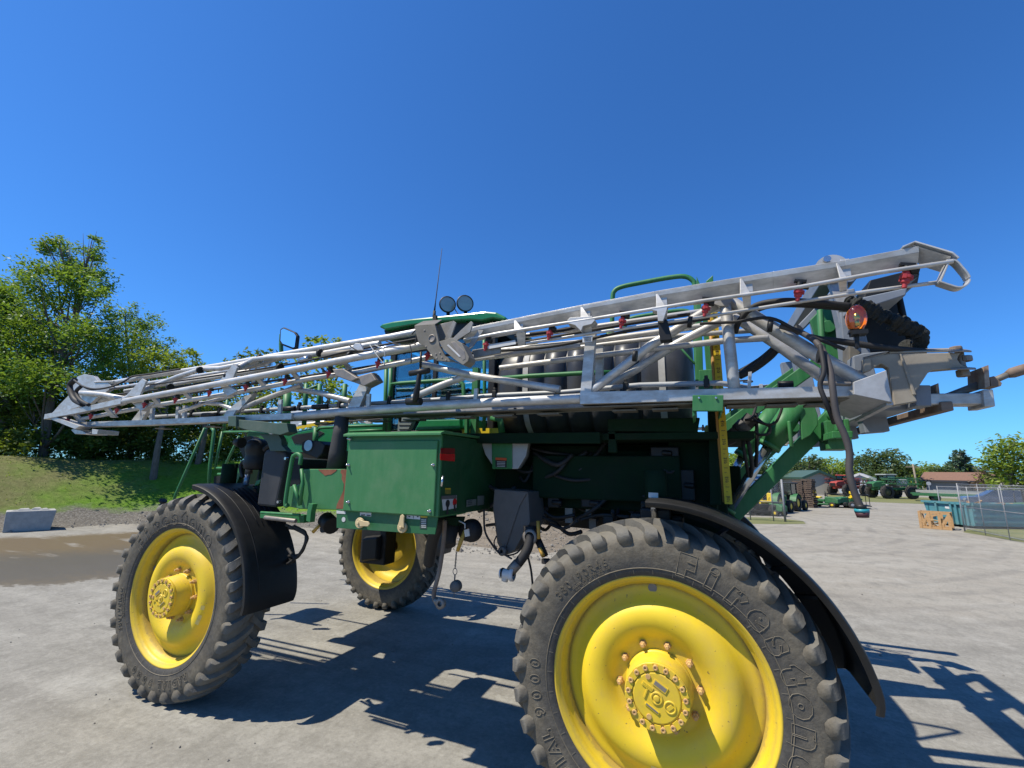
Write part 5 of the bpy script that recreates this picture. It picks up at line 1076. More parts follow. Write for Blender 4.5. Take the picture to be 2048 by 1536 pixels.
m = MB(); m.box(((xA*.55+xB*.45), cn, (zA+zB)/2), (.05, .04, zB-zA)); m.build('cab_pillar', [BLACK], cabo, bevel=.008)
m = MB(); m.box(((xA+xB)/2, cn, zA+.03), (xB-xA, .05, .08)); m.build('cab_sill', [BLACK], cabo, bevel=.008)
for a_, b_ in (('x', cn), ('x', cf), ('y', xA), ('y', xB)):
    m = MB()
    if a_ == 'x': m.box(((xA+xB)/2, b_, (zA+zB)/2), (xB-xA-.08, .012, zB-zA))
    else: m.box((b_, (cn+cf)/2, (zA+zB)/2), (.012, cf-cn-.08, zB-zA))
    m.build('cab_glass', [GLASS], cabo)
m = MB(); t_ = MIDC = 0
m.lathe([(-.012, .17), (-.012, .19), (.012, .19), (.012, .17)], (xA+.55, MID, zA+.62), 28, 0, 'X'); m.tube([(xA+.55, MID, zA+.62), (xA+.3, MID, zA+.5)], .03); m.build('steering_wheel', [BLACK], cabo)
for px, py, sx_ in ((895, 609, 1), (930, 607, 1)):
    m = MB(); c = PY(px, py, cn+.10); N_ = (CAM-c); N_.z *= .3; N_ = (N_.normalized()+Vector((.25, 0, .05))).normalized(); q = N_.to_track_quat('-Y', 'Z').to_matrix()
    tmp = MB(); tmp.lathe([(.06, .0001), (.055, .05), (.01, .092), (-.012, .092), (-.014, .082)], n=28)
    m.add([c+q @ Vector(v) for v in tmp.v], tmp.f, 0, True); m.tube([c+Vector((0, .02, -.08)), c+Vector((0, .03, -.16))], .02, 8); m.box(c+Vector((0, .03, -.15)), (.07, .05, .04))
    lo = m.build('roof_work_light', [BLACK], cabo)
    m = MB(); m.add([c+q @ Vector((.084*math.cos(a), -.008, .084*math.sin(a))) for a in [2*PI*j/28 for j in range(28)]], [tuple(range(28))]); m.build('lens', [LENS], lo)
m = MB(); m.tube([PY(868, 640, cn-.02), PY(869, 622, cn-.02)], .016, 8); m.tube([PY(869, 622, cn-.02), PY(871, 605, cn-.02), PY(884, 497, cn-.02)], [.011, .006, .003], 6); m.plate([(865, 630), (872, 630), (872, 641), (865, 641)], cn-.115, .1); m.build('radio_antenna', [BLACKR], cabo)
m = MB(); m.ptube([(908, 615, cn), (912, 622, cn+.02), (916, 628, cn)], .005, 6, bend=4); m.build('lamp_cable', [BLACKR], cabo)
# lower cab panel, platform and rails
m = MB(); m.plate([(840, 840), (920, 838), (921, 858), (829, 861)], 3.62, .5, 0); m.plate([(925, 836), (944, 836), (944, 856), (925, 857)], 3.62, .5, 0); m.build('cab_side_panel', [GREENC], sprayer, bevel=.01)
m = MB(); m.plate([(924, 857), (1000, 856), (1000, 866), (924, 867)], 3.7, .1); m.build('yellow_stripe', [YEL2], sprayer)
m = MB(); m.plate([(797, 835), (828, 835), (815, 862), (795, 862)], 3.7, .06, 0)
for k in range(3): m.plate([(798, 842+k*8), (824, 842+k*8), (823, 843+k*8), (798, 843+k*8)], 3.695, .005, 1)
m.build('side_step_panel', [mat('grey_step_panel', (.20, .235, .22), None, .6), BLACK], sprayer)
m = MB()
P = [((943, 742), (955, 742), (950, 795), (941, 795))]
m.plate([(945, 735), (956, 735), (951, 870), (940, 870)], 3.55, .06); m.plate([(929, 835), (934, 835), (934, 866), (929, 866)], 3.5, .05)
for px in (771, 780): m.ptube([(px+2, 720, 3.5), (px, 800, 3.5), (px-2, 862, 3.5)], .02, 8)
m.ptube([(781, 800, 3.45), (783, 768, 3.45), (800, 766.5, 3.45), (880, 761, 3.45), (915, 761, 3.45), (926, 768, 3.45), (928, 790, 3.45), (928, 830, 3.45)], .019, 10)
m.ptube([(783, 780, 3.9), (840, 776, 4.2), (930, 779, 4.2)], .015, 8)
m.ptube([(968, 660, 3.4), (969, 759, 3.4), (969, 800, 3.4), (968, 862, 3.4)], .016, 8); m.ptube([(969, 759, 3.4), (1060, 752, 3.4), (1170, 746, 3.4), (1225, 745, 3.4)], .019, 10)
m.ptube([(983, 835, 3.5), (1000, 840, 3.5), (1004, 866, 3.5)], .03, 10)
m.build('platform_railing', [GREEN], sprayer)
m = MB(); m.plate([(975, 765), (1012, 765), (1014, 792), (974, 795)], 3.95, .1); m.plate([(995, 748), (1010, 756), (1014, 766), (980, 768)], 3.95, .1); m.build('document_box', [BLACK], sprayer, bevel=.01)
hose('air_hose', [(1001, 838, 3.5), (1003, 850, 3.5), (1002, 866, 3.5)], .012, WHITEP)
# front platform rails and ladder
m = MB()
m.ptube([(346, 1006, 4.3), (351, 990, 4.3), (410, 856, 4.3)], .020, 10); m.ptube([(416, 996, 4.35), (420, 930, 4.35), (428, 862, 4.35), (424, 856, 4.35)], .024, 10)
m.ptube([(430, 940, 4.4), (436, 905, 4.4), (445, 863, 4.4)], .018, 8); m.ptube([(446, 864, 4.4), (495, 863.5, 4.4), (560, 864, 4.4), (575, 864, 4.4), (624, 862, 4.4)], .017, 10)
m.ptube([(444, 945, 4.9), (478, 872, 4.9)], .018, 8); m.ptube([(434, 936, 4.3), (476, 937, 4.3)], .017, 10); m.ptube([(436, 948, 4.3), (474, 949, 4.3)], .017, 8)
m.plate([(428, 952), (478, 952), (478, 985), (426, 990)], 4.4, .5, 1); m.plate([(475, 936), (484, 934), (472, 968), (468, 966)], 4.2, .05)
m.ptube([(632, 855, 3.7), (630, 900, 3.7)], .03, 10); m.ptube([(634, 862, 3.6), (640, 856, 3.6), (690, 853, 3.6), (770, 851, 3.6)], .015, 10); m.ptube([(700, 862, 3.6), (770, 860, 3.6)], .014, 8)
for px in (613, 640, 690): m.ptube([(px, 768, 3.7), (px-2, 800, 3.7), (px-5, 850, 3.7)], .026, 10)
m.ptube([(600, 786, 3.7), (618, 778, 3.7), (640, 770, 3.7)], .018, 8); m.ptube([(455, 800, 4.4), (447, 862, 4.4)], .022, 8); m.ptube([(575, 785, 4.1), (572, 850, 4.1)], .05, 8)
m.build('front_ladder_railing', [GREEN, BLACK], sprayer)
m = MB(); m.ptube([(322, 1022, 3.25), (326, 1002, 3.25)], [.02, .025], 8); m.ptube([(325, 1004, 3.25), (327, 1000, 3.25)], .04, 8); m.build('marker_post', [BLACKR], sprayer)
# rear-view mirror on a green post
m = MB(); m.ptube([(563, 712, 3.75), (562, 688, 3.75), (563, 668, 3.75)], .026, 8, 1)
Q = [(560, 658), (567, 654), (590, 664), (595, 671), (592, 697), (586, 699), (563, 690), (558, 682)]
m.plate(Q, 3.70, .04, 0); rm = m.build('rear_view_mirror', [BLACK, GREEN], sprayer, bevel=.012)
m = MB(); m.add([PY(x, y, 3.693-.0) for x, y in [(562, 660), (567, 657), (588, 666), (592, 672), (589, 694), (586, 695), (565, 687), (561, 681)]], [tuple(range(8))]); m.build('mirror_glass', [MIRROR], rm)
# ---------------------------------------------------------------- folded boom (near side), then its mirror image on the far side
YB, YM, YF2, YI = 2.72, 2.96, 3.16, 2.88
m = MB()
# inner section: box chord, round chord, posts, diagonals
m.hexa([PY(1160, 784, YI), PY(1715, 771, YI), PY(1715, 792, YI), PY(1160, 808, YI)], [p+Vector((0, .21, 0)) for p in (PY(1160, 784, YI), PY(1715, 771, YI), PY(1715, 792, YI), PY(1160, 808, YI))])
m.ptube([(1162, 797, YI+.04), (1000, 804, YI+.04), (850, 813, YI+.04), (700, 823, YI+.04), (588, 833, YI+.04)], .036, 16)
m.bar([PY(592, 834, YI+.04), PY(470, 838, YI+.04), PY(300, 846, YI+.04), PY(160, 850, YI+.04)], .10, .055)
m.bar([PY(1160, 800, YI+.30), PY(700, 826, YI+.30), PY(160, 852, YI+.30)], .06, .05)
for k, (x, y) in enumerate(((1640, 795), (1560, 797), (1480, 799), (1330, 806), (1250, 809), (1100, 817), (1010, 821), (930, 824), (830, 829), (760, 832), (650, 837), (540, 842), (430, 845), (330, 849))):
    m.box(PY(x, y, YI+.14)+Vector((0, 0, -.045)), (.16, .10, .012), 1)
m.bar([PY(1690, 793, 3.22), PY(1160, 812, 3.22), PY(820, 830, 3.22)], .20, .06)
m.bar([PY(1690, 800, YI+.12), PY(1160, 818, YI+.12), PY(700, 835, YI+.12), PY(300, 849, YI+.12)], .17, .010, 1)
m.plate([(1171, 668), (1191, 665), (1182, 790), (1160, 792)], YI+.005, .05); m.plate([(1191, 690), (1206, 690), (1204, 785), (1190, 786)], YF2, .05)
m.ptube([(1178, 786, YI+.04), (1300, 692, YI+.04), (1438, 606, YI+.08)], .030, 16); m.ptube([(1195, 787, YF2), (1350, 690, YF2), (1480, 622, YF2)], .030, 16)
m.ptube([(1450, 598, YI+.06), (1459, 690, YI+.05), (1469, 782, YI+.04)], .034, 18)
m.ptube([(1452, 598, YI+.08), (1600, 690, YI+.06), (1738, 772, YI+.04)], .038, 18); m.ptube([(1462, 628, YF2), (1560, 693, YF2), (1652, 760, YF2)], .034, 16)
m.ptube([(1440, 594, YM), (1310, 610, YM), (1045, 651, YM), (938, 666, YM)], .031, 14); m.ptube([(1480, 612, YF2), (1200, 652, YF2), (1045, 672, YF2)], .020, 12)
P = [(1426, 590), (1430, 583), (1440, 579), (1452, 580), (1462, 588), (1464, 600), (1456, 612), (1440, 612), (1418, 604)]
m.plate(P, YI+.02, .03); m.plate(P, YI+.16, .03)
m.disc(PY(1444, 587, YI+.015), .028, -.02, 16)
m.ptube([(1120, 779, YI+.06), (940, 750, YI+.06), (845, 729, YI+.06)], .027, 14); m.ptube([(826, 795, YM), (880, 772, YM), (942, 748, YM)], .027, 14); m.plate([(928, 742), (975, 750), (942, 764), (920, 756)], YM-.02, .015)
m.ptube([(466, 823, YI+.06), (530, 798, YI+.06), (603, 770, YI+.06)], .024, 12); m.ptube([(585, 778, YM), (640, 786, YM), (700, 802, YM)], .024, 12)
m.plate([(728, 751), (748, 745), (718, 815), (694, 816)], YM-.05, .05); m.plate([(490, 792), (508, 786), (478, 820), (452, 822)], YM-.05, .05)
m.plate([(283, 815), (300, 812), (282, 842), (262, 842)], YM, .04); m.plate([(452, 822), (472, 820), (466, 832), (447, 833)], YI-.005, .02)
for px in ((352, 822), (365, 820), (300, 824)): m.plate([(px[0], px[1]-8), (px[0]+5, px[1]-9), (px[0]+3, px[1]+18), (px[0]-2, px[1]+18)], YM, .03)
m.ptube([(360, 824, YM), (410, 806, YM), (470, 790, YM)], .02, 10); m.ptube([(400, 806, YM), (440, 808, YM), (478, 823, YM)], .02, 10)
for x0_, y0_ in ((556, 808), (733, 796), (948, 785), (1497, 752)): m.plate([(x0_, y0_-8), (x0_+7, y0_-9), (x0_+5, y0_+24), (x0_-2, y0_+24)], YM-.06, .02)
# long straight tubes of the middle sections
m.ptube([(1536, 676, YF2-.02), (1454, 681, YF2-.02), (1190, 712, YF2-.02), (1000, 736, YF2-.02)], .022, 10); m.ptube([(1530, 642, YF2), (1454, 645, YF2), (1185, 682, YF2), (960, 705, YF2)], .022, 10)
m.ptube([(1520, 660, YF2+.1), (1350, 672, YF2+.1), (1060, 706, YF2+.1), (940, 720, YF2+.1)], .018, 10)
m.plate([(1062, 690), (1160, 680), (1160, 694), (1000, 712), (930, 722), (930, 712)], YM+.02, .02)
# left-hand tubes
m.ptube([(842, 662, YM+.05), (780, 674, YM+.05), (648, 695, YM+.05), (508, 719, YM+.05), (440, 731, YM+.05), (308, 751, YM+.05), (205, 769, YM+.05)], .028, 14)
m.ptube([(760, 687, YM-.03), (740, 690, YM-.03), (648, 707, YM-.03), (543, 715, YM-.03), (510, 719, YM-.03), (494, 726, YM-.03), (478, 735, YB+.1)], .026, 14)
m.ptube([(520, 722, YM), (440, 737, YM), (405, 738, YM), (360, 752, YM), (310, 771, YM), (285, 780, YB+.1), (262, 792, YB+.08), (247, 799, YB+.05)], .026, 14)
m.ptube([(870, 686, YB+.02), (790, 701, YB+.02), (718, 714, YB+.02), (606, 736, YB+.02), (420, 771, YB+.02), (246, 803, YB+.02)], .030, 16)
m.bar([PY(248, 803, YB+.02), PY(170, 820, YB+.02), PY(95, 834, YB+.02)], .06, .06)
m.ptube([(872, 712, YB+.1), (780, 731, YB+.1), (719, 744, YB+.1), (622, 757, YB+.1), (534, 774, YB+.1), (420, 794, YB+.1), (300, 812, YB+.1), (164, 838, YB+.1)], .022, 12)
for a in ((690, 727), (588, 748), (520, 762), (372, 788), (310, 800), (215, 820), (150, 830)): m.hexa([PY(a[0]-12, a[1]-7, YB+.02), PY(a[0]-4, a[1]-8, YB+.02), PY(a[0]+16, a[1]+14, YB+.1), PY(a[0]+6, a[1]+15, YB+.1)], [p+Vector((0, .03, 0)) for p in (PY(a[0]-12, a[1]-7, YB+.02), PY(a[0]-4, a[1]-8, YB+.02), PY(a[0]+16, a[1]+14, YB+.1), PY(a[0]+6, a[1]+15, YB+.1))])
for G_ in ([(467, 727), (474, 735), (462, 766), (438, 763)], [(284, 757), (292, 762), (278, 794), (252, 791)], [(710, 686), (720, 687), (726, 700), (700, 700)]):
    m.plate(G_, YB+.05, .02)
m.plate([(262, 805), (278, 800), (308, 806), (282, 822)], YB+.06, .05); m.plate([(440, 772), (452, 770), (475, 782), (455, 792)], YB+.06, .04)
m.ptube([(640, 706, YM+.08), (580, 712, YM+.08), (510, 731, YM+.08), (490, 737, YM+.08)], .018, 10); m.ptube([(560, 735, YM+.15), (480, 748, YM+.15), (350, 768, YM+.15)], .022, 10); m.ptube([(500, 742, YM+.2), (400, 757, YM+.2), (250, 782, YM+.2)], .022, 10); m.ptube([(540, 728, YM+.3), (420, 748, YM+.3), (230, 776, YM+.3)], .022, 10)
# far left hinge end
m.plate([(92, 836), (106, 824), (120, 808), (138, 790), (146, 770), (155, 753), (168, 748), (188, 752), (196, 762), (215, 764), (225, 775), (190, 798), (182, 806), (110, 828)], YM+.02, .04)
m.plate([(90, 834), (100, 830), (160, 852), (150, 858)], YB, .12); m.plate([(146, 858), (165, 862), (173, 868), (150, 868), (142, 860)], YB+.05, .2); m.plate([(184, 858), (196, 860), (194, 868), (184, 868)], YB+.05, .2)
m.ptube([(160, 786, YM), (180, 787, YM), (210, 790, YM), (250, 798, YM)], .03, 12); m.ptube([(190, 764, YM+.02), (228, 763, YM+.02)], .012, 8); m.ptube([(200, 800, YM+.1), (260, 790, YM+.1)], .04, 10)
# outer section folded back on top: angle rail, two light guard tubes, hangers
RL = [(1838, 494), (1690, 522), (1546, 545), (1310, 584), (1165, 611), (960, 652), (925, 660)]
for i in range(len(RL)-1):
    a, b = PY(*RL[i], YB), PY(*RL[i+1], YB); l1 = Vector((0, .004, -.026)); l2 = Vector((0, .050, -.088)); t_ = Vector((0, .008, 0))
    m.hexa([a, b, b+l1, a+l1], [p+t_ for p in (a, b, b+l1, a+l1)])
    m.hexa([a+l1, b+l1, b+l2, a+l2], [p+t_ for p in (a+l1, b+l1, b+l2, a+l2)])
    m.hexa([a+Vector((0, 0, .006)), b+Vector((0, 0, .006)), b, a], [p+Vector((0, .07, 0)) for p in (a+Vector((0, 0, .006)), b+Vector((0, 0, .006)), b, a)])
TP = [(1838, 494), (1826, 488), (1868, 497), (1900, 509), (1908, 516)]
m.bar([PY(1800, 500, YB+.03), PY(1827, 489, YB+.03), PY(1902, 511, YB+.0), PY(1910, 522, YB-.0)], .075, .008, up=(0, 0, 1))
q_ = [PY(1827, 490, YB), PY(1903, 513, YB-.02), PY(1884, 544, YB+.07), PY(1846, 532, YB+.07), PY(1820, 512, YB+.05)]; m.hexa(q_, [p+Vector((0, .008, 0)) for p in q_])
m.bar(smooth_path([PY(1888, 525, YB-.0), PY(1906, 525, YB-.0), PY(1922, 541, YB-.0), PY(1933, 556, YB-.0), PY(1933, 567, YB-.0), PY(1925, 575, YB-.0), PY(1912, 578, YB-.0), PY(1894, 573, YB), PY(1876, 567, YB-.0)], 4), .055, .008)
m.bar([PY(1876, 567, YB-.0), PY(1893, 527, YB-.0)], .055, .008)
T1_ = [(1906, 523), (1760, 545), (1600, 574), (1404, 602), (1190, 637), (1000, 666), (928, 680)]
T2_ = [(1874, 565), (1735, 583), (1590, 605), (1420, 632), (1194, 665), (1052, 687)]
m.tube([PY(*p, YB-.02) for p in T1_], .0115, 10); m.tube([PY(*p, YB+.03) for p in T2_], .0105, 10)
for x, yt, yb_, w_ in ((1672, 526, 555, 14), (1480, 557, 588, 12), (1312, 588, 617, 12), (1161, 614, 640, 12), (1028, 641, 664, 11)):
    m.hexa([PY(x, yt, YB), PY(x+4, yt, YB), PY(x+22, yb_, YB-.02), PY(x+8 if x > 1600 else x, yb_+1, YB-.02)], [p+Vector((0, .012, 0)) for p in (PY(x, yt, YB), PY(x+4, yt, YB), PY(x+22, yb_, YB-.02), PY(x+8 if x > 1600 else x, yb_+1, YB-.02))])
    m.box(PY(x+16, (yt+yb_)/2, YB+.05), (.04, .07, .10))
    m.hexa([PY(x+4, yb_+2, YB-.01), PY(x+22, yb_, YB-.01), PY(x+22, yb_+26, YB+.04), PY(x+8, yb_+28, YB+.04)], [p+Vector((0, .01, 0)) for p in (PY(x+4, yb_+2, YB-.01), PY(x+22, yb_, YB-.01), PY(x+22, yb_+26, YB+.04), PY(x+8, yb_+28, YB+.04))])
m.plate([(1135, 640), (1140, 635), (1184, 632), (1190, 640), (1183, 648), (1166, 652), (1162, 662), (1150, 650), (1134, 646)], YB-.03, .09)
m.plate([(1304, 614), (1334, 612), (1334, 618), (1326, 642), (1316, 642), (1314, 622), (1304, 620)], YB-.03, .07)
for i, (a, b) in enumerate((((1720, 540), (1740, 590)),)): pass
m.ptube([(1330, 606, YM+.05), (1210, 626, YM+.05), (1060, 648, YM+.05)], .02, 10)
boom = m.build('boom', [ALU, ALUD], sprayer, bevel=.003)
JFIN = mat('grey_joint_plate', (.30, .295, .28), (.20, .19, .17), .5, metal=.3, sc=9)
# folding joint in the middle: drilled hinge plate, lock box, fins
m = MB()
m.plate([(829, 653), (870, 650), (874, 666), (879, 692), (890, 712), (926, 730), (909, 724), (873, 721), (860, 706), (849, 692), (837, 686), (833, 671)], YB-.10, .02)
m.prism([PY(829, 653, YB-.10), PY(870, 650, YB-.10), PY(884, 641, YB+.10), PY(846, 644, YB+.10)], (0, 0, .008))
m.lathe([(0, .030), (-.006, .030), (-.008, .024), (-.002, .022), (-.002, .0001)], PY(864, 677, YB-.101), 22, 1)
for x, y in ((849, 661), (852, 693), (872, 708), (880, 706), (873, 716), (884, 715), (892, 720)): m.disc(PY(x, y, YB-.1005), .007, -.003, 10, 1)
m.build('folding_joint', [ALUD, DSTEEL], boom, bevel=.003)
m = MB(); m.plate([(878, 683), (904, 675), (924, 687), (938, 714), (936, 722), (926, 730), (908, 718), (887, 700)], YB-.14, .10)
m.plate([(893, 690), (897, 689), (922, 713), (918, 714)], YB-.1425, .004, 2); m.plate([(901, 684), (909, 683), (929, 702), (931, 718), (925, 721), (921, 714)], YB-.142, .004, 1)
m.build('lock_box', [mat('grimy_aluminium', (.20, .185, .155), (.29, .275, .24), .65, metal=.3, sc=7, dust=((.12, .10, .075), .6)), DSTEEL, WHITEM], boom, bevel=.006)
for P, y0_, t_ in (([(906, 641), (912, 645), (901, 677), (888, 680)], YB-.02, .012), ([(942, 642), (946, 646), (940, 664), (912, 682), (905, 677), (922, 660)], YB-.06, .012), ([(956, 661), (967, 661), (944, 694), (936, 700), (942, 680)], YB-.03, .012), ([(872, 650), (905, 642), (900, 672), (876, 684)], YB+.02, .015), ([(944, 700), (1000, 690), (1000, 706), (948, 716)], YB+.02, .02)):
    m = MB(); m.plate(P, y0_, t_); m.build('joint_fin', [JFIN], boom, bevel=.002)
for P, y0_, t_ in (([(718, 752), (742, 745), (752, 760), (728, 772), (700, 762)], YB+.02, .10), ([(664, 738), (686, 737), (716, 756), (702, 763), (672, 752)], YB+.0, .08)):
    m = MB(); m.plate(P, y0_, t_); m.build('rest_bracket', [DSTEEL], boom, bevel=.006)
# right-hand hinge castings
m = MB()
m.plate([(1707, 764), (1773, 740), (1785, 805), (1708, 789)], YI-.06, .02); q_ = [PY(1707, 789, YI-.05), PY(1785, 806, YI-.05), PY(1700, 838, YI+.5), PY(1630, 812, YI+.4)]; m.hexa(q_, [p+Vector((0, 0, .02)) for p in q_])
m.plate([(1640, 735), (1700, 740), (1715, 772), (1640, 776)], YI+.12, .012); m.ptube([(1640, 766, YI-.0), (1702, 768, YI-.0)], .013, 8, 1)
m.bar([PY(1780, 807, YI-.03), PY(1716, 840, YI+.45)], .03, .02)
m.build('hinge_plate', [GALV, DSTEEL], boom, bevel=.003)
m = MB()
body = [(1727, 718), (1779, 707), (1849, 706), (1922, 705), (1917, 712), (1915, 718), (1921, 727), (1935, 735), (1865, 741), (1856, 746), (1829, 787), (1835, 803), (1789, 811), (1777, 736), (1762, 727), (1742, 740), (1730, 745)]
m.plate(body, YI+.02, .05); m.plate([(1727, 718), (1742, 715), (1744, 740), (1728, 745)], YI-.01, .03)
m.prism([PY(1779, 707, YI+.02), PY(1922, 704, YI+.02), PY(1925, 700, YI+.24), PY(1790, 702, YI+.24)], (0, 0, .012)); m.plate([(1798, 706), (1804, 708), (1834, 790), (1826, 790)], YI+.012, .01)
m.prism([PY(1865, 741, YI+.03), PY(1935, 735, YI+.03), PY(1930, 733, YI+.24), PY(1870, 738, YI+.24)], (0, 0, .010))
m.prism([PY(1895, 706, YI+.0), PY(1925, 704, YI-.0), PY(1944, 705, YI+.12), PY(1930, 702, YI+.25)], (0, 0, .012), 1); m.prism([PY(1900, 736, YI), PY(1936, 735, YI), PY(1952, 735, YI+.12), PY(1935, 734, YI+.25)], (0, 0, -.012), 1)
c = PY(1921, 720, YI+.12); m.tube([c+Vector((0, 0, .06)), c+Vector((0, 0, -.09))], .018, 14, 1); m.disc(c+Vector((-.01, 0, .052)), .028, .022, 6, 2, 'Z'); m.disc(c+Vector((0, 0, -.055)), .030, -.035, 6, 1, 'Z'); m.disc(c+Vector((.02, 0, -.01)), .028, .03, 14, 1, 'Z')
m.build('hinge_casting', [TANP, DSTEEL, BROWN], boom, bevel=.006)
# spray line with clamps
m = MB(); sl = [(1500, 777), (1440, 766), (1280, 770), (1120, 785), (1000, 790), (860, 800), (760, 806), (660, 812), (560, 818), (430, 826), (300, 834)]
m.tube([PY(x, y, 3.06) for x, y in sl], .018, 10)
sp_ = m.build('spray_pipe', [mat('grey_spray_pipe', (.30, .31, .32), (.38, .39, .39), .5, metal=.3)], boom)
for x, y in ((1413, 767), (1252, 773), (1116, 785), (990, 789), (898, 796), (780, 804), (680, 810), (600, 815), (525, 821), (440, 825), (385, 828)):
    m = MB(); m.box(PY(x, y, 3.06), (.034, .05, .055)); m.box(PY(x, y, 3.06)+Vector((0, -.005, .028)), (.022, .03, .045)); m.build('pipe_clamp', [BLACK], boom, bevel=.004)
for k, (x, y) in enumerate(((1255, 785), (1570, 770), (640, 814), (575, 818), (420, 830))): m = MB(); m.ptube([(x-14, y, 3.04), (x+16, y-1, 3.04)], .024, 8); m.build('pipe_coupling', [BLACK], boom)
m = MB(); m.ptube([(841, 735, YB-.03), (840, 741, YB-.03), (839, 745, YB-.03), (836, 770, YB-.03), (834, 778, YB-.03), (832, 795, YB-.03), (830, 803, YB-.02)], [.007, .010, .018, .018, .022, .024, .02], 10); m.ptube([(820, 747, YB-.03), (858, 741, YB-.03)], .022, 10); m.ptube([(814, 803, YB), (842, 803, YB)], .028, 10); m.ptube([(842, 704, YB-.03), (841, 735, YB-.03)], .009, 8); m.build('hanging_valve', [BLACK], boom)
m = MB(); m.plate([(1315, 640), (1334, 638), (1345, 680), (1320, 682)], YB+.0, .06); m.build('black_bumper', [BLACK], boom, bevel=.006)
# hoses strapped along the folded sections, drop lines, weld collars
for pts, rd in (([(1420, 640, 2.86), (1250, 662, 2.86), (1100, 690, 2.9), (960, 702, 2.9), (830, 716, 2.9), (700, 738, 2.9), (560, 760, 2.9), (420, 782, 2.9), (270, 806, 2.9)], .011), ([(930, 690, 3.0), (800, 708, 3.0), (650, 728, 3.0), (500, 752, 3.0), (330, 776, 3.0), (230, 788, 3.0)], .013),
    ([(900, 668, 2.85), (780, 690, 2.82), (690, 704, 2.84), (600, 722, 2.84), (480, 742, 2.86), (330, 764, 2.9), (220, 776, 2.9)], .009), ([(1380, 628, 2.95), (1240, 648, 2.93), (1100, 672, 2.95), (980, 694, 2.95)], .012), ([(1690, 700, 2.85), (1600, 660, 2.85), (1540, 640, 2.86), (1470, 640, 2.88), (1400, 650, 2.9)], .010)):
    t = MB(); t.tube(smooth_path([PY(*p)+Vector((0, 0, .012*math.sin(p[0]*.05))) for p in pts], 6), rd, 7); t.build('boom_hose', [BLACKR], boom)
for x, y, Y in ((560, 735, 2.8), (700, 712, 2.8), (455, 752, 2.8), (340, 774, 2.8), (806, 700, 2.78), (640, 706, 2.9), (400, 740, 2.92), (1230, 620, 2.92), (1350, 604, 2.92), (1270, 712, 2.76), (1380, 644, 2.76), (1540, 652, 2.78), (1640, 713, 2.78), (520, 716, 2.95)):
    t = MB(); c = PY(x, y, Y); t.tube([c+Vector((-.012, 0, .002)), c+Vector((.012, 0, -.002))], .036, 12); t.build('hose_strap', [BLACK], boom)
for x, y in ((1258, 800), (1330, 782), (1400, 780), (1030, 808), (930, 814), (800, 822), (690, 830), (560, 838)):
    t = MB(); t.tube([PY(x, y+8, 3.11), PY(x, y+16, 3.11), PY(x, y+22, 3.11)], [.012, .014, .008], 8); t.build('drop_nozzle', [BLACK], boom)
# nozzles
NZ = [(1812, 549, 1.25), (1598, 579, 1.15), (1412, 612, 1.1), (1245, 638, 1.05), (1100, 663, 1), (973, 686, 1), (856, 707, 1.0), (757, 723, .95), (658, 743, .95), (571, 759, .95), (493, 771, .95), (420, 782, .95), (352, 796, .95), (290, 806, .95), (235, 817, .95), (183, 829, .95), (136, 838, .95)]
nz0 = None
for i, (x, y, s_) in enumerate(NZ):
    p = PY(x, y, YB+.0 if x > 900 else YB+.04)
    if nz0 is None:
        m = MB(); m.lathe([(.012, .0001), (.012, .012), (-.004, .015), (-.006, .021), (-.018, .021), (-.020, .014), (-.028, .014), (-.029, .017), (-.036, .016), (-.040, .010), (-.058, .008), (-.060, .0001)], n=12, ax='Z')
        for k in range(3): m.box((.018*math.cos(k*2.1), .018*math.sin(k*2.1), -.014), (.012, .012, .018))
        m.tube([(0, 0, .01), (0, 0, .035)], .014, 10, 1); m.lathe([(0, .0001), (0, .016), (.026, .016), (.026, .0001)], (.012, 0, .018), 12, 1, 'X'); m.box((0, .0, .042), (.05, .02, .012), 1)
        nz0 = o = m.build('spray_nozzle', [PINK, BLACK], boom, sharp=30)
    else:
        o = nz0.copy(); COL.objects.link(o)
    o.matrix_basis = Matrix.Translation(p) @ Matrix.Rotation(.22, 4, 'Y') @ Matrix.Scale(s_, 4); put(o, boom)
# loose cables and hydraulic hoses along the boom
def bh(pts, r, mt=BLACKR, name='boom_hose', n=6):
    t = MB(); t.tube(smooth_path([PY(*p) for p in pts], n), r, 8); t.build(name, [mt], boom)
bh([(150, 759, YB), (140, 770, YB), (142, 785, YB), (150, 800, YB), (166, 809, YB)], .030); bh([(163, 772, YB-.02), (152, 784, YB-.02), (160, 800, YB-.02), (178, 810, YB-.02)], .02)
bh([(148, 760, YB-.03), (165, 772, YB-.03), (189, 778, YB-.03), (220, 774, YB), (247, 763, YB+.1), (265, 753, YM), (300, 748, YM), (360, 738, YM)], .010); bh([(148, 761, YB-.02), (175, 778, YB-.02), (205, 778, YB-.02), (250, 764, YB+.12)], .006)
bh([(1190, 633, YM+.02), (1220, 622, YM), (1260, 608, YM), (1300, 602, YM), (1330, 600, YM)], .014); bh([(1060, 668, YM), (1110, 662, YM), (1150, 654, YM), (1190, 636, YM)], .014); bh([(1030, 672, YM), (1075, 668, YM), (1135, 656, YM)], .010)
bh([(1480, 580, YM), (1530, 565, YM), (1570, 556, YM), (1600, 552, YM), (1622, 554, YM), (1610, 558, YM), (1580, 560, YM)], .010)
bh([(700, 692, YB), (718, 702, YB-.02), (740, 700, YB-.02), (760, 692, YB)], .005); bh([(740, 690, YB-.02), (752, 708, YB-.04), (770, 730, YB-.04)], .004, WHITEP); bh([(750, 690, YB-.02), (768, 700, YB-.04), (770, 714, YB-.04)], .004, WHITEP)
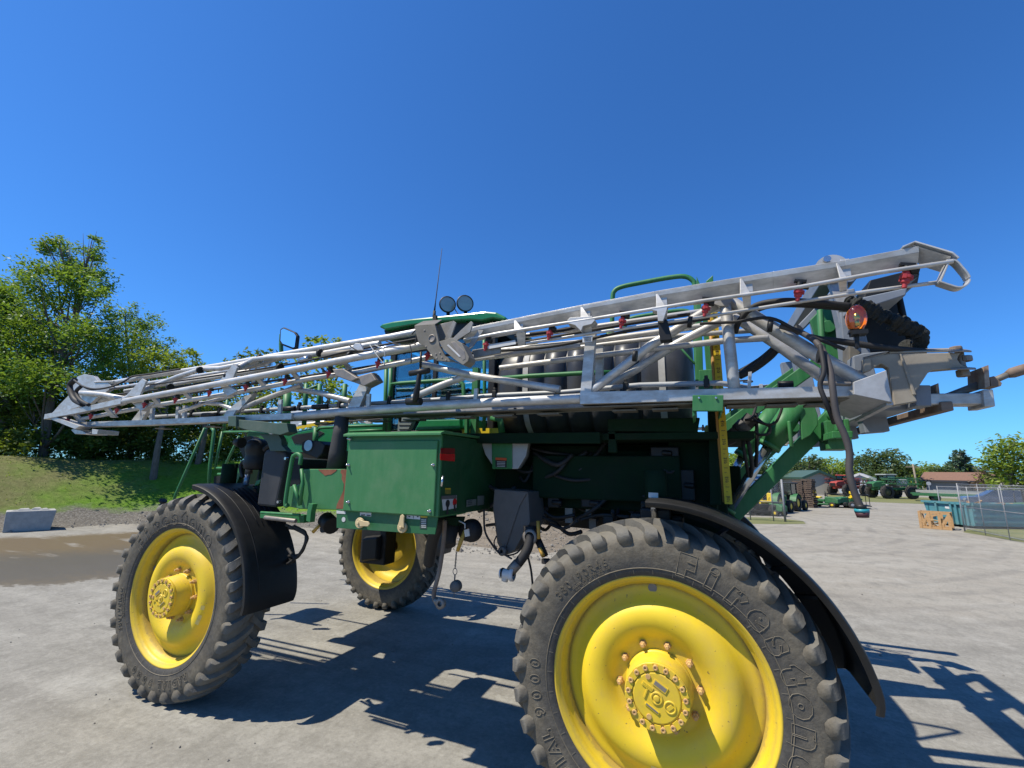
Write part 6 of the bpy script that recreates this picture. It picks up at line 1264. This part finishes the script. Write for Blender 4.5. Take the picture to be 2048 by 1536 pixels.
bh([(772, 682, YB-.02), (800, 690, YB-.02), (830, 686, YB-.04), (836, 675, YB-.06)], .005); bh([(820, 690, YB-.04), (823, 706, YB-.05), (822, 726, YB-.05)], .004); bh([(824, 668, YB-.04), (834, 660, YB-.08), (830, 690, YB-.08)], .005)
m = MB(); m.ptube([(647, 711, YM-.08), (722, 703, YM-.08)], .03, 14, 0); m.ptube([(600, 722, YM-.08), (620, 716, YM-.08)], .03, 10, 1); m.ptube([(722, 702, YM-.08), (800, 690, YM-.08)], .012, 8, 1); m.build('fold_cylinder', [ALUD, STEEL], boom)
m = MB(); m.plate([(975, 690), (1030, 680), (1032, 688), (976, 698)], YB-.005, .004, 0); m.build('boom_sticker', [STICK], boom)
m = MB(); m.plate([(1165, 673), (1185, 671), (1184, 683), (1165, 685)], YB-.002, .004, 0)
for k in range(3): m.plate([(1168, 675+k*3), (1182, 674+k*3), (1182, 675+k*3), (1168, 676+k*3)], YB-.0045, .002, 1)
m.build('boom_sticker', [STICK, GREYPL], boom)
far_boom = copy_tree(boom); put(far_boom, sprayer); far_boom.matrix_basis = Matrix.Translation((0, 2*MID, 0)) @ Matrix.Scale(-1, 4, (0, 1, 0))
# ---------------------------------------------------------------- rear lift: parallel arms, cylinders, centre rack
def arm(px, w_, Ys, name='lift_arm', t=.09, mt=GREEN):
    for Y in Ys:
        m = MB(); (x0_, y0_), (x1_, y1_) = px; A, B = PY(x0_, y0_, Ys[0]), PY(x1_, y1_, Ys[0])
        A = Vector((A.x, Y, A.z)); B = Vector((B.x, Y, B.z)); m.bar([A, B], t, w_, up=(0, 0, 1)); m.tube([B+Vector((0, -.09, 0)), B+Vector((0, .09, 0))], .05, 14); m.build(name, [mt], sprayer, bevel=.006)
arm(((1466, 1031), (1664, 831)), .105, (3.95,)); arm(((1440, 992), (1586, 856)), .115, (5.25,))
arm(((1440, 866), (1645, 720)), .10, (4.0,)); arm(((1440, 850), (1600, 738)), .10, (5.2,)); arm(((1585, 672), (1692, 562)), .05, (4.05,), mt=GREYP)
for A_, B_, C_, Y in (((1456, 1022), (1537, 893), (1590, 812), 3.80), ((1440, 1000), (1484, 912), (1552, 812), 5.15)):
    A, B, C = [PY(p[0], p[1], Y) for p in (A_, B_, C_)]
    m = MB(); m.tube([A, B], .036, 18, 1); m.tube([B, C], .076, 22, 0); m.tube([B-(C-B)*.02, B+(C-B)*.06], .080, 22, 0); m.tube([A, A+(B-A)*.04], .05, 14, 0); m.build('lift_cylinder', [GREEN, STEEL], sprayer)
m = MB()
m.plate([(1620, 640), (1690, 570), (1702, 640), (1712, 770), (1690, 840), (1660, 880), (1640, 880), (1660, 760)], 3.95, .03); m.plate([(1598, 800), (1625, 800), (1636, 830), (1636, 850), (1622, 870), (1604, 880)], 3.75, .05)
m.ptube([(1640, 620, 3.7), (1646, 720, 3.7), (1650, 770, 3.7)], .022, 8); m.ptube([(1578, 842, 3.72), (1583, 894, 3.72)], .014, 8); m.box(PY(1676, 870, 3.75)+Vector((0, .1, 0)), (.14, .25, .2))
m.plate([(1664, 862), (1706, 862), (1706, 876), (1664, 877)], 3.55, .3); m.plate([(1668, 818), (1680, 818), (1680, 862), (1672, 862)], 3.6, .05); m.plate([(1688, 838), (1698, 838), (1700, 864), (1690, 864)], 3.6, .05)
m.disc(PY(1655, 655, 3.93), .05, -.03, 14)
m.build('lift_bracket', [GREEN], sprayer, bevel=.005)
m = MB()
# centre rack: columns and cross beams reaching right across the machine
def cross(px, py, w_, h_, Y0=2.95, Y1=2*MID-2.95, mat_=0):
    p = PY(px, py, Y0); m.box((p.x, (Y0+Y1)/2, p.z), (w_, Y1-Y0, h_), mat_)
cross(1895, 812, .05, .05, 2.98, 2*MID-2.98, 2); 
p_ = PY(1800, 800, 3.0)
m.box((p_.x+.02, MID, p_.z+.02), (.16, 2.9, .12), 0)
for sgn in (-1, 1):
    for yy in (1.05, .45):
        y = MID+sgn*yy; q = PY(1690, 700, MID-1.05)
        m.bar([Vector((q.x+.10, y, 2.38)), Vector((q.x+.02, y, 3.35))], .10, .13, 0, up=(1, 0, 0))
cross(1665, 535, .10, .12, 3.5, 2*MID-3.5, 0)
m.plate([(1700, 600), (1815, 575), (1812, 590), (1735, 615), (1700, 620)], 3.3, .3, 0)
m.plate([(1680, 620), (1706, 615), (1712, 770), (1694, 770)], 3.45, .14, 0); m.plate([(1698, 690), (1710, 695), (1724, 705), (1712, 715), (1712, 770), (1698, 770)], 3.2, .14, 1)
m.plate([(1706, 712), (1728, 706), (1780, 702), (1760, 708), (1728, 716), (1724, 742), (1708, 745)], 3.1, .12, 0)
m.build('centre_rack', [GREYP, ALUD, BROWN], sprayer, bevel=.006)
m = MB()
m.plate([(1712, 620), (1745, 580), (1840, 545), (1836, 565), (1800, 590), (1812, 640), (1825, 700), (1838, 705), (1700, 705)], 3.75, .5, 0)
m.plate([(1725, 600), (1740, 560), (1840, 535), (1838, 552), (1800, 575), (1735, 595)], 3.4, .5, 0)
m.ptube([(1795, 580, 3.6), (1808, 640, 3.6), (1828, 705, 3.6)], .02, 8, 0); m.ptube([(1838, 660, 3.5), (1851, 704, 3.5)], .016, 8, 0)
m.build('rear_black_guard', [BLACK], sprayer, bevel=.012)
m = MB(); m.disc(PY(1664, 537, 3.0), .088, .05, 36, 0); m.plate([(1640, 530), (1692, 530), (1700, 620), (1680, 620), (1655, 560)], 3.02, .04, 0); m.disc(PY(1653, 520, 2.99), .020, -.02, 14, 1); m.build('pivot_disc', [GALV, STEEL], sprayer)
m = MB(); rng = random.Random(4)
pts = smooth_path([PY(*p) for p in [(1696, 607, 2.95), (1715, 612, 2.92), (1740, 622, 2.9), (1768, 634, 2.9), (1795, 645, 2.9), (1815, 655, 2.92), (1828, 664, 2.95)]], 16)
m.tube(pts, [.040+.006*math.sin(i*.55)+.004*math.sin(i*1.3) for i in range(len(pts))], 28)
pts = smooth_path([PY(*p) for p in [(1815, 652, 3.0), (1838, 665, 3.0), (1843, 680, 3.0), (1832, 698, 3.05), (1810, 690, 3.1)]], 6); m.tube(pts, .034, 14)
wb = m.build('wrapped_hose_bundle', [CLOTH], sprayer); tx = bpy.data.textures.new('folds', 'CLOUDS'); tx.noise_scale = .05; tx.noise_depth = 2; dm_ = wb.modifiers.new('folds', 'DISPLACE'); dm_.texture = tx; dm_.strength = .045; dm_.mid_level = .5
for pts, r in (([(1470, 665, 3.0), (1480, 640, 2.95), (1510, 612, 2.9), (1560, 602, 2.85), (1620, 604, 2.85), (1700, 612, 2.9)], .018), ([(1480, 640, 3.0), (1530, 614, 2.95), (1600, 610, 2.9), (1700, 618, 2.92)], .016),
    ([(1478, 752, 3.3), (1510, 735, 3.3), (1540, 712, 3.25), (1560, 690, 3.2), (1600, 655, 3.1)], .026), ([(1480, 744, 3.35), (1520, 720, 3.3), (1556, 690, 3.2)], .02),
    ([(1620, 676, 2.9), (1680, 682, 2.88), (1760, 694, 2.88), (1850, 703, 2.95)], .016), ([(1620, 672, 2.92), (1700, 688, 2.9), (1780, 697, 2.9)], .013), ([(1640, 690, 2.7), (1648, 740, 2.66), (1640, 770, 2.66), (1650, 800, 2.66), (1662, 828, 2.7), (1668, 845, 2.8)], .012)):
    hose('hydraulic_hose', pts, r)
hose('hanging_hose', [(1560, 652, 2.88), (1600, 664, 2.86), (1632, 684, 2.80), (1650, 710, 2.72), (1660, 740, 2.68), (1665, 775, 2.66), (1673, 830, 2.66), (1690, 872, 2.66), (1699, 905, 2.66), (1699, 945, 2.66), (1709, 985, 2.66), (1722, 1016, 2.66)], .016, mat('grey_brown_hose', (.05, .045, .045), (.075, .065, .062), .6, sc=8))
m = MB(); c0, c1 = PY(1723, 1018, 2.66), PY(1726, 1035, 2.66); d_ = (c1-c0).normalized(); m.tube([c0, c0+d_*.014], .030, 18, 1); m.tube([c0+d_*.014, c1], [.029, .024], 18, 0); m.tube([c0-d_*.02, c0], .022, 12, 2); m.build('hose_end_cap', [mat('maroon_cap', (.07, .025, .03), None, .5), mat('teal_cap_ring', (.03, .28, .33), None, .4), BLACK], sprayer)
# looping hoses between the lift arms
for pts, r, mt in (([(1440, 885, 3.6), (1468, 870, 3.6), (1490, 850, 3.6), (1505, 835, 3.6)], .05, BLACKR), ([(1500, 838, 3.55), (1520, 845, 3.5), (1538, 852, 3.5), (1538, 866, 3.5), (1520, 870, 3.5), (1508, 862, 3.5)], .010, BLACKR), ([(1510, 832, 3.55), (1530, 848, 3.5), (1550, 846, 3.5), (1560, 828, 3.5), (1564, 815, 3.5)], .009, BLACKR),
    ([(1485, 868, 3.55), (1488, 900, 3.5), (1494, 935, 3.6), (1497, 955, 3.8)], .012, BLACKR), ([(1490, 864, 3.55), (1499, 895, 3.5), (1504, 935, 3.6), (1500, 955, 3.8)], .014, BLACKR), ([(1512, 826, 3.6), (1514, 880, 3.6), (1512, 940, 3.8)], .012, BLACKR), ([(1490, 840, 3.5), (1504, 836, 3.5), (1512, 812, 3.6)], .010, BLACKR)):
    hose('lift_hose', pts, r, mt)
m = MB(); m.ptube([(1476, 862, 3.55), (1490, 848, 3.55)], .052, 14, 1); m.ptube([(1466, 870, 3.56), (1478, 860, 3.56)], .045, 14, 0); m.build('hose_fitting', [BROWN, GREYPL], sprayer)
# amber flasher on its bracket
m = MB(); c = PY(1713, 637, 2.66); q = Matrix.Rotation(.10, 3, 'Y')
tmp = MB(); tmp.lathe([(-.045, .0001), (-.045, .030), (-.036, .050), (-.012, .058), (.012, .058), (.036, .050), (.045, .030), (.045, .0001)], n=28, ax='Y')
for v in tmp.v: pass
m.add([c+q @ Vector((v[0]*.74, v[1]*.7+.012, v[2]*1.22)) for v in tmp.v], [f for f in tmp.f if all(tmp.v[i][1] > -.02 for i in f)], 0, True)
fl = m.build('amber_flasher', [AMBERB], sprayer)
m = MB(); m.add([c+q @ Vector((v[0]*.74, v[1]*.7, v[2]*1.22)) for v in tmp.v], [f for f in tmp.f if all(tmp.v[i][1] < .02 for i in f)], 0, True); m.build('lens', [AMBER], fl)
m = MB(); m.tube([c+Vector((0, 0, -.045)), c+Vector((0, 0, .0))], .012, 10, 1); m.lathe([(-.02, .006), (.0, .016), (.02, .014), (.03, .004)], c, 12, 1, 'Z'); m.box(c+Vector((0, 0, -.078)), (.065, .06, .022), 0); m.plate([(1700, 658), (1724, 657), (1726, 662), (1718, 664), (1719, 695), (1714, 695), (1712, 664), (1698, 666)], 2.66, .03, 0); m.build('bulb_socket', [BLACK, STEEL], fl)
# rear extension arm and bars
m = MB(); m.bar([PY(1835, 801, 3.05), PY(1972, 800, 3.05)], .10, .060, 0); m.plate([(1966, 779), (1987, 778), (1992, 813), (1969, 814)], 2.98, .16, 0); m.plate([(1829, 770), (1862, 770), (1864, 812), (1832, 812)], 2.99, .13, 1)
m.build('rear_bumper_beam', [ALU, GREYP], sprayer, bevel=.006)
m = MB(); m.ptube([(1872, 800, 3.1), (1900, 792, 3.1), (1968, 766, 3.1)], .020, 12, 0); m.plate([(1968, 733), (1977, 730), (1980, 772), (1970, 776)], 3.02, .16, 1); m.ptube([(1984, 763, 3.1), (2018, 748, 3.1)], .016, 12, 2); m.ptube([(2014, 750, 3.1), (2024, 746, 3.1), (2040, 741, 3.1), (2060, 733, 3.1)], [.018, .027, .027, .022], 12, 3); m.plate([(1980, 754), (1988, 752), (2004, 766), (2002, 772), (1982, 772)], 3.05, .1, 3); m.plate([(1872, 770), (1877, 766), (1880, 792), (1874, 796)], 3.03, .12, 1)
m.build('rear_linkage_bar', [DSTEEL, mat('pale_rusty_plate', (.40, .34, .27), (.25, .16, .11), .7, sc=14), ALUD, BROWN], sprayer)
# yellow sight gauge with its scale, green mast
m = MB(); a, b = PY(1426, 600, 3.30), PY(1457, 1008, 3.30); m.bar([a, b], .03, .045, 0, up=(1, 0, 0))
sg = m.build('sight_gauge', [RULER], sprayer)
m = MB(); d_ = (b-a)
for k in range(46): 
    c = a+d_*(k/46+.01); m.box(c+Vector((-.004 if k % 2 else .0, -.0165, 0)), (.022 if k % 2 == 0 else .012, .002, .003), 0)
for k in range(2, 23, 2):
    put_text(m, str((23-k)*50), a+d_*(k/23+.018)+Vector((0, -.016, 0)), (0, 0, -1), (1, 0, 0), .026, 0, .001)
m.build('gauge_scale', [STICKD], sg)
m = MB(); m.ptube([(1417, 610, 3.31), (1430, 780, 3.31), (1449, 1005, 3.31)], .012, 8); m.build('sight_hose', [OCHRE2], sg)
m = MB(); m.plate([(1393, 552), (1401, 570), (1407, 760), (1390, 760)], 3.5, .04); m.plate([(1398, 740), (1428, 738), (1430, 800), (1396, 800)], 3.4, .2); m.plate([(1412, 562), (1426, 550), (1427, 572), (1413, 574)], 3.5, .02)
m.bar([PY(1411, 620, 3.45), PY(1424, 800, 3.45)], .04, .05, up=(1, 0, 0)); m.ptube([(1362, 697, 3.6), (1390, 728, 3.6)], .01, 6)
m.plate([(1416, 800), (1436, 800), (1442, 1010), (1420, 1010)], 3.4, .3, 1)
m.build('gauge_mast', [GREEN, DKGREEN], sprayer, bevel=.004)
m = MB(); hp = smooth_path([PY(*p) for p in [(1223, 760, 4.0), (1224, 660, 4.0), (1225, 600, 4.0), (1229, 582, 4.0), (1246, 573, 4.0), (1290, 564, 4.0), (1340, 555, 4.0), (1368, 553, 4.0), (1384, 560, 4.0), (1390, 575, 4.0), (1394, 640, 4.0), (1400, 735, 4.0)]], 5); m.tube(hp, .022, 12)
hp2 = [Vector((p.x-.02, p.y+.9, p.z)) for p in hp]; m.ptube([(1216, 650, 4.0), (1220, 740, 4.0), (1224, 790, 4.0)], .020, 10); m.ptube([(1210, 673, 3.98), (1238, 671, 3.98)], .022, 8)
m.build('tank_guard_rail', [GREEN], sprayer); m = MB(); m.tube(hp2, .022, 12); m.build('tank_guard_rail', [GREEN], sprayer)
m = MB(); m.plate([(1455, 832), (1530, 825), (1530, 845), (1500, 850), (1455, 870)], 5.3, .05); m.build('grey_rear_panel', [GALV], sprayer)
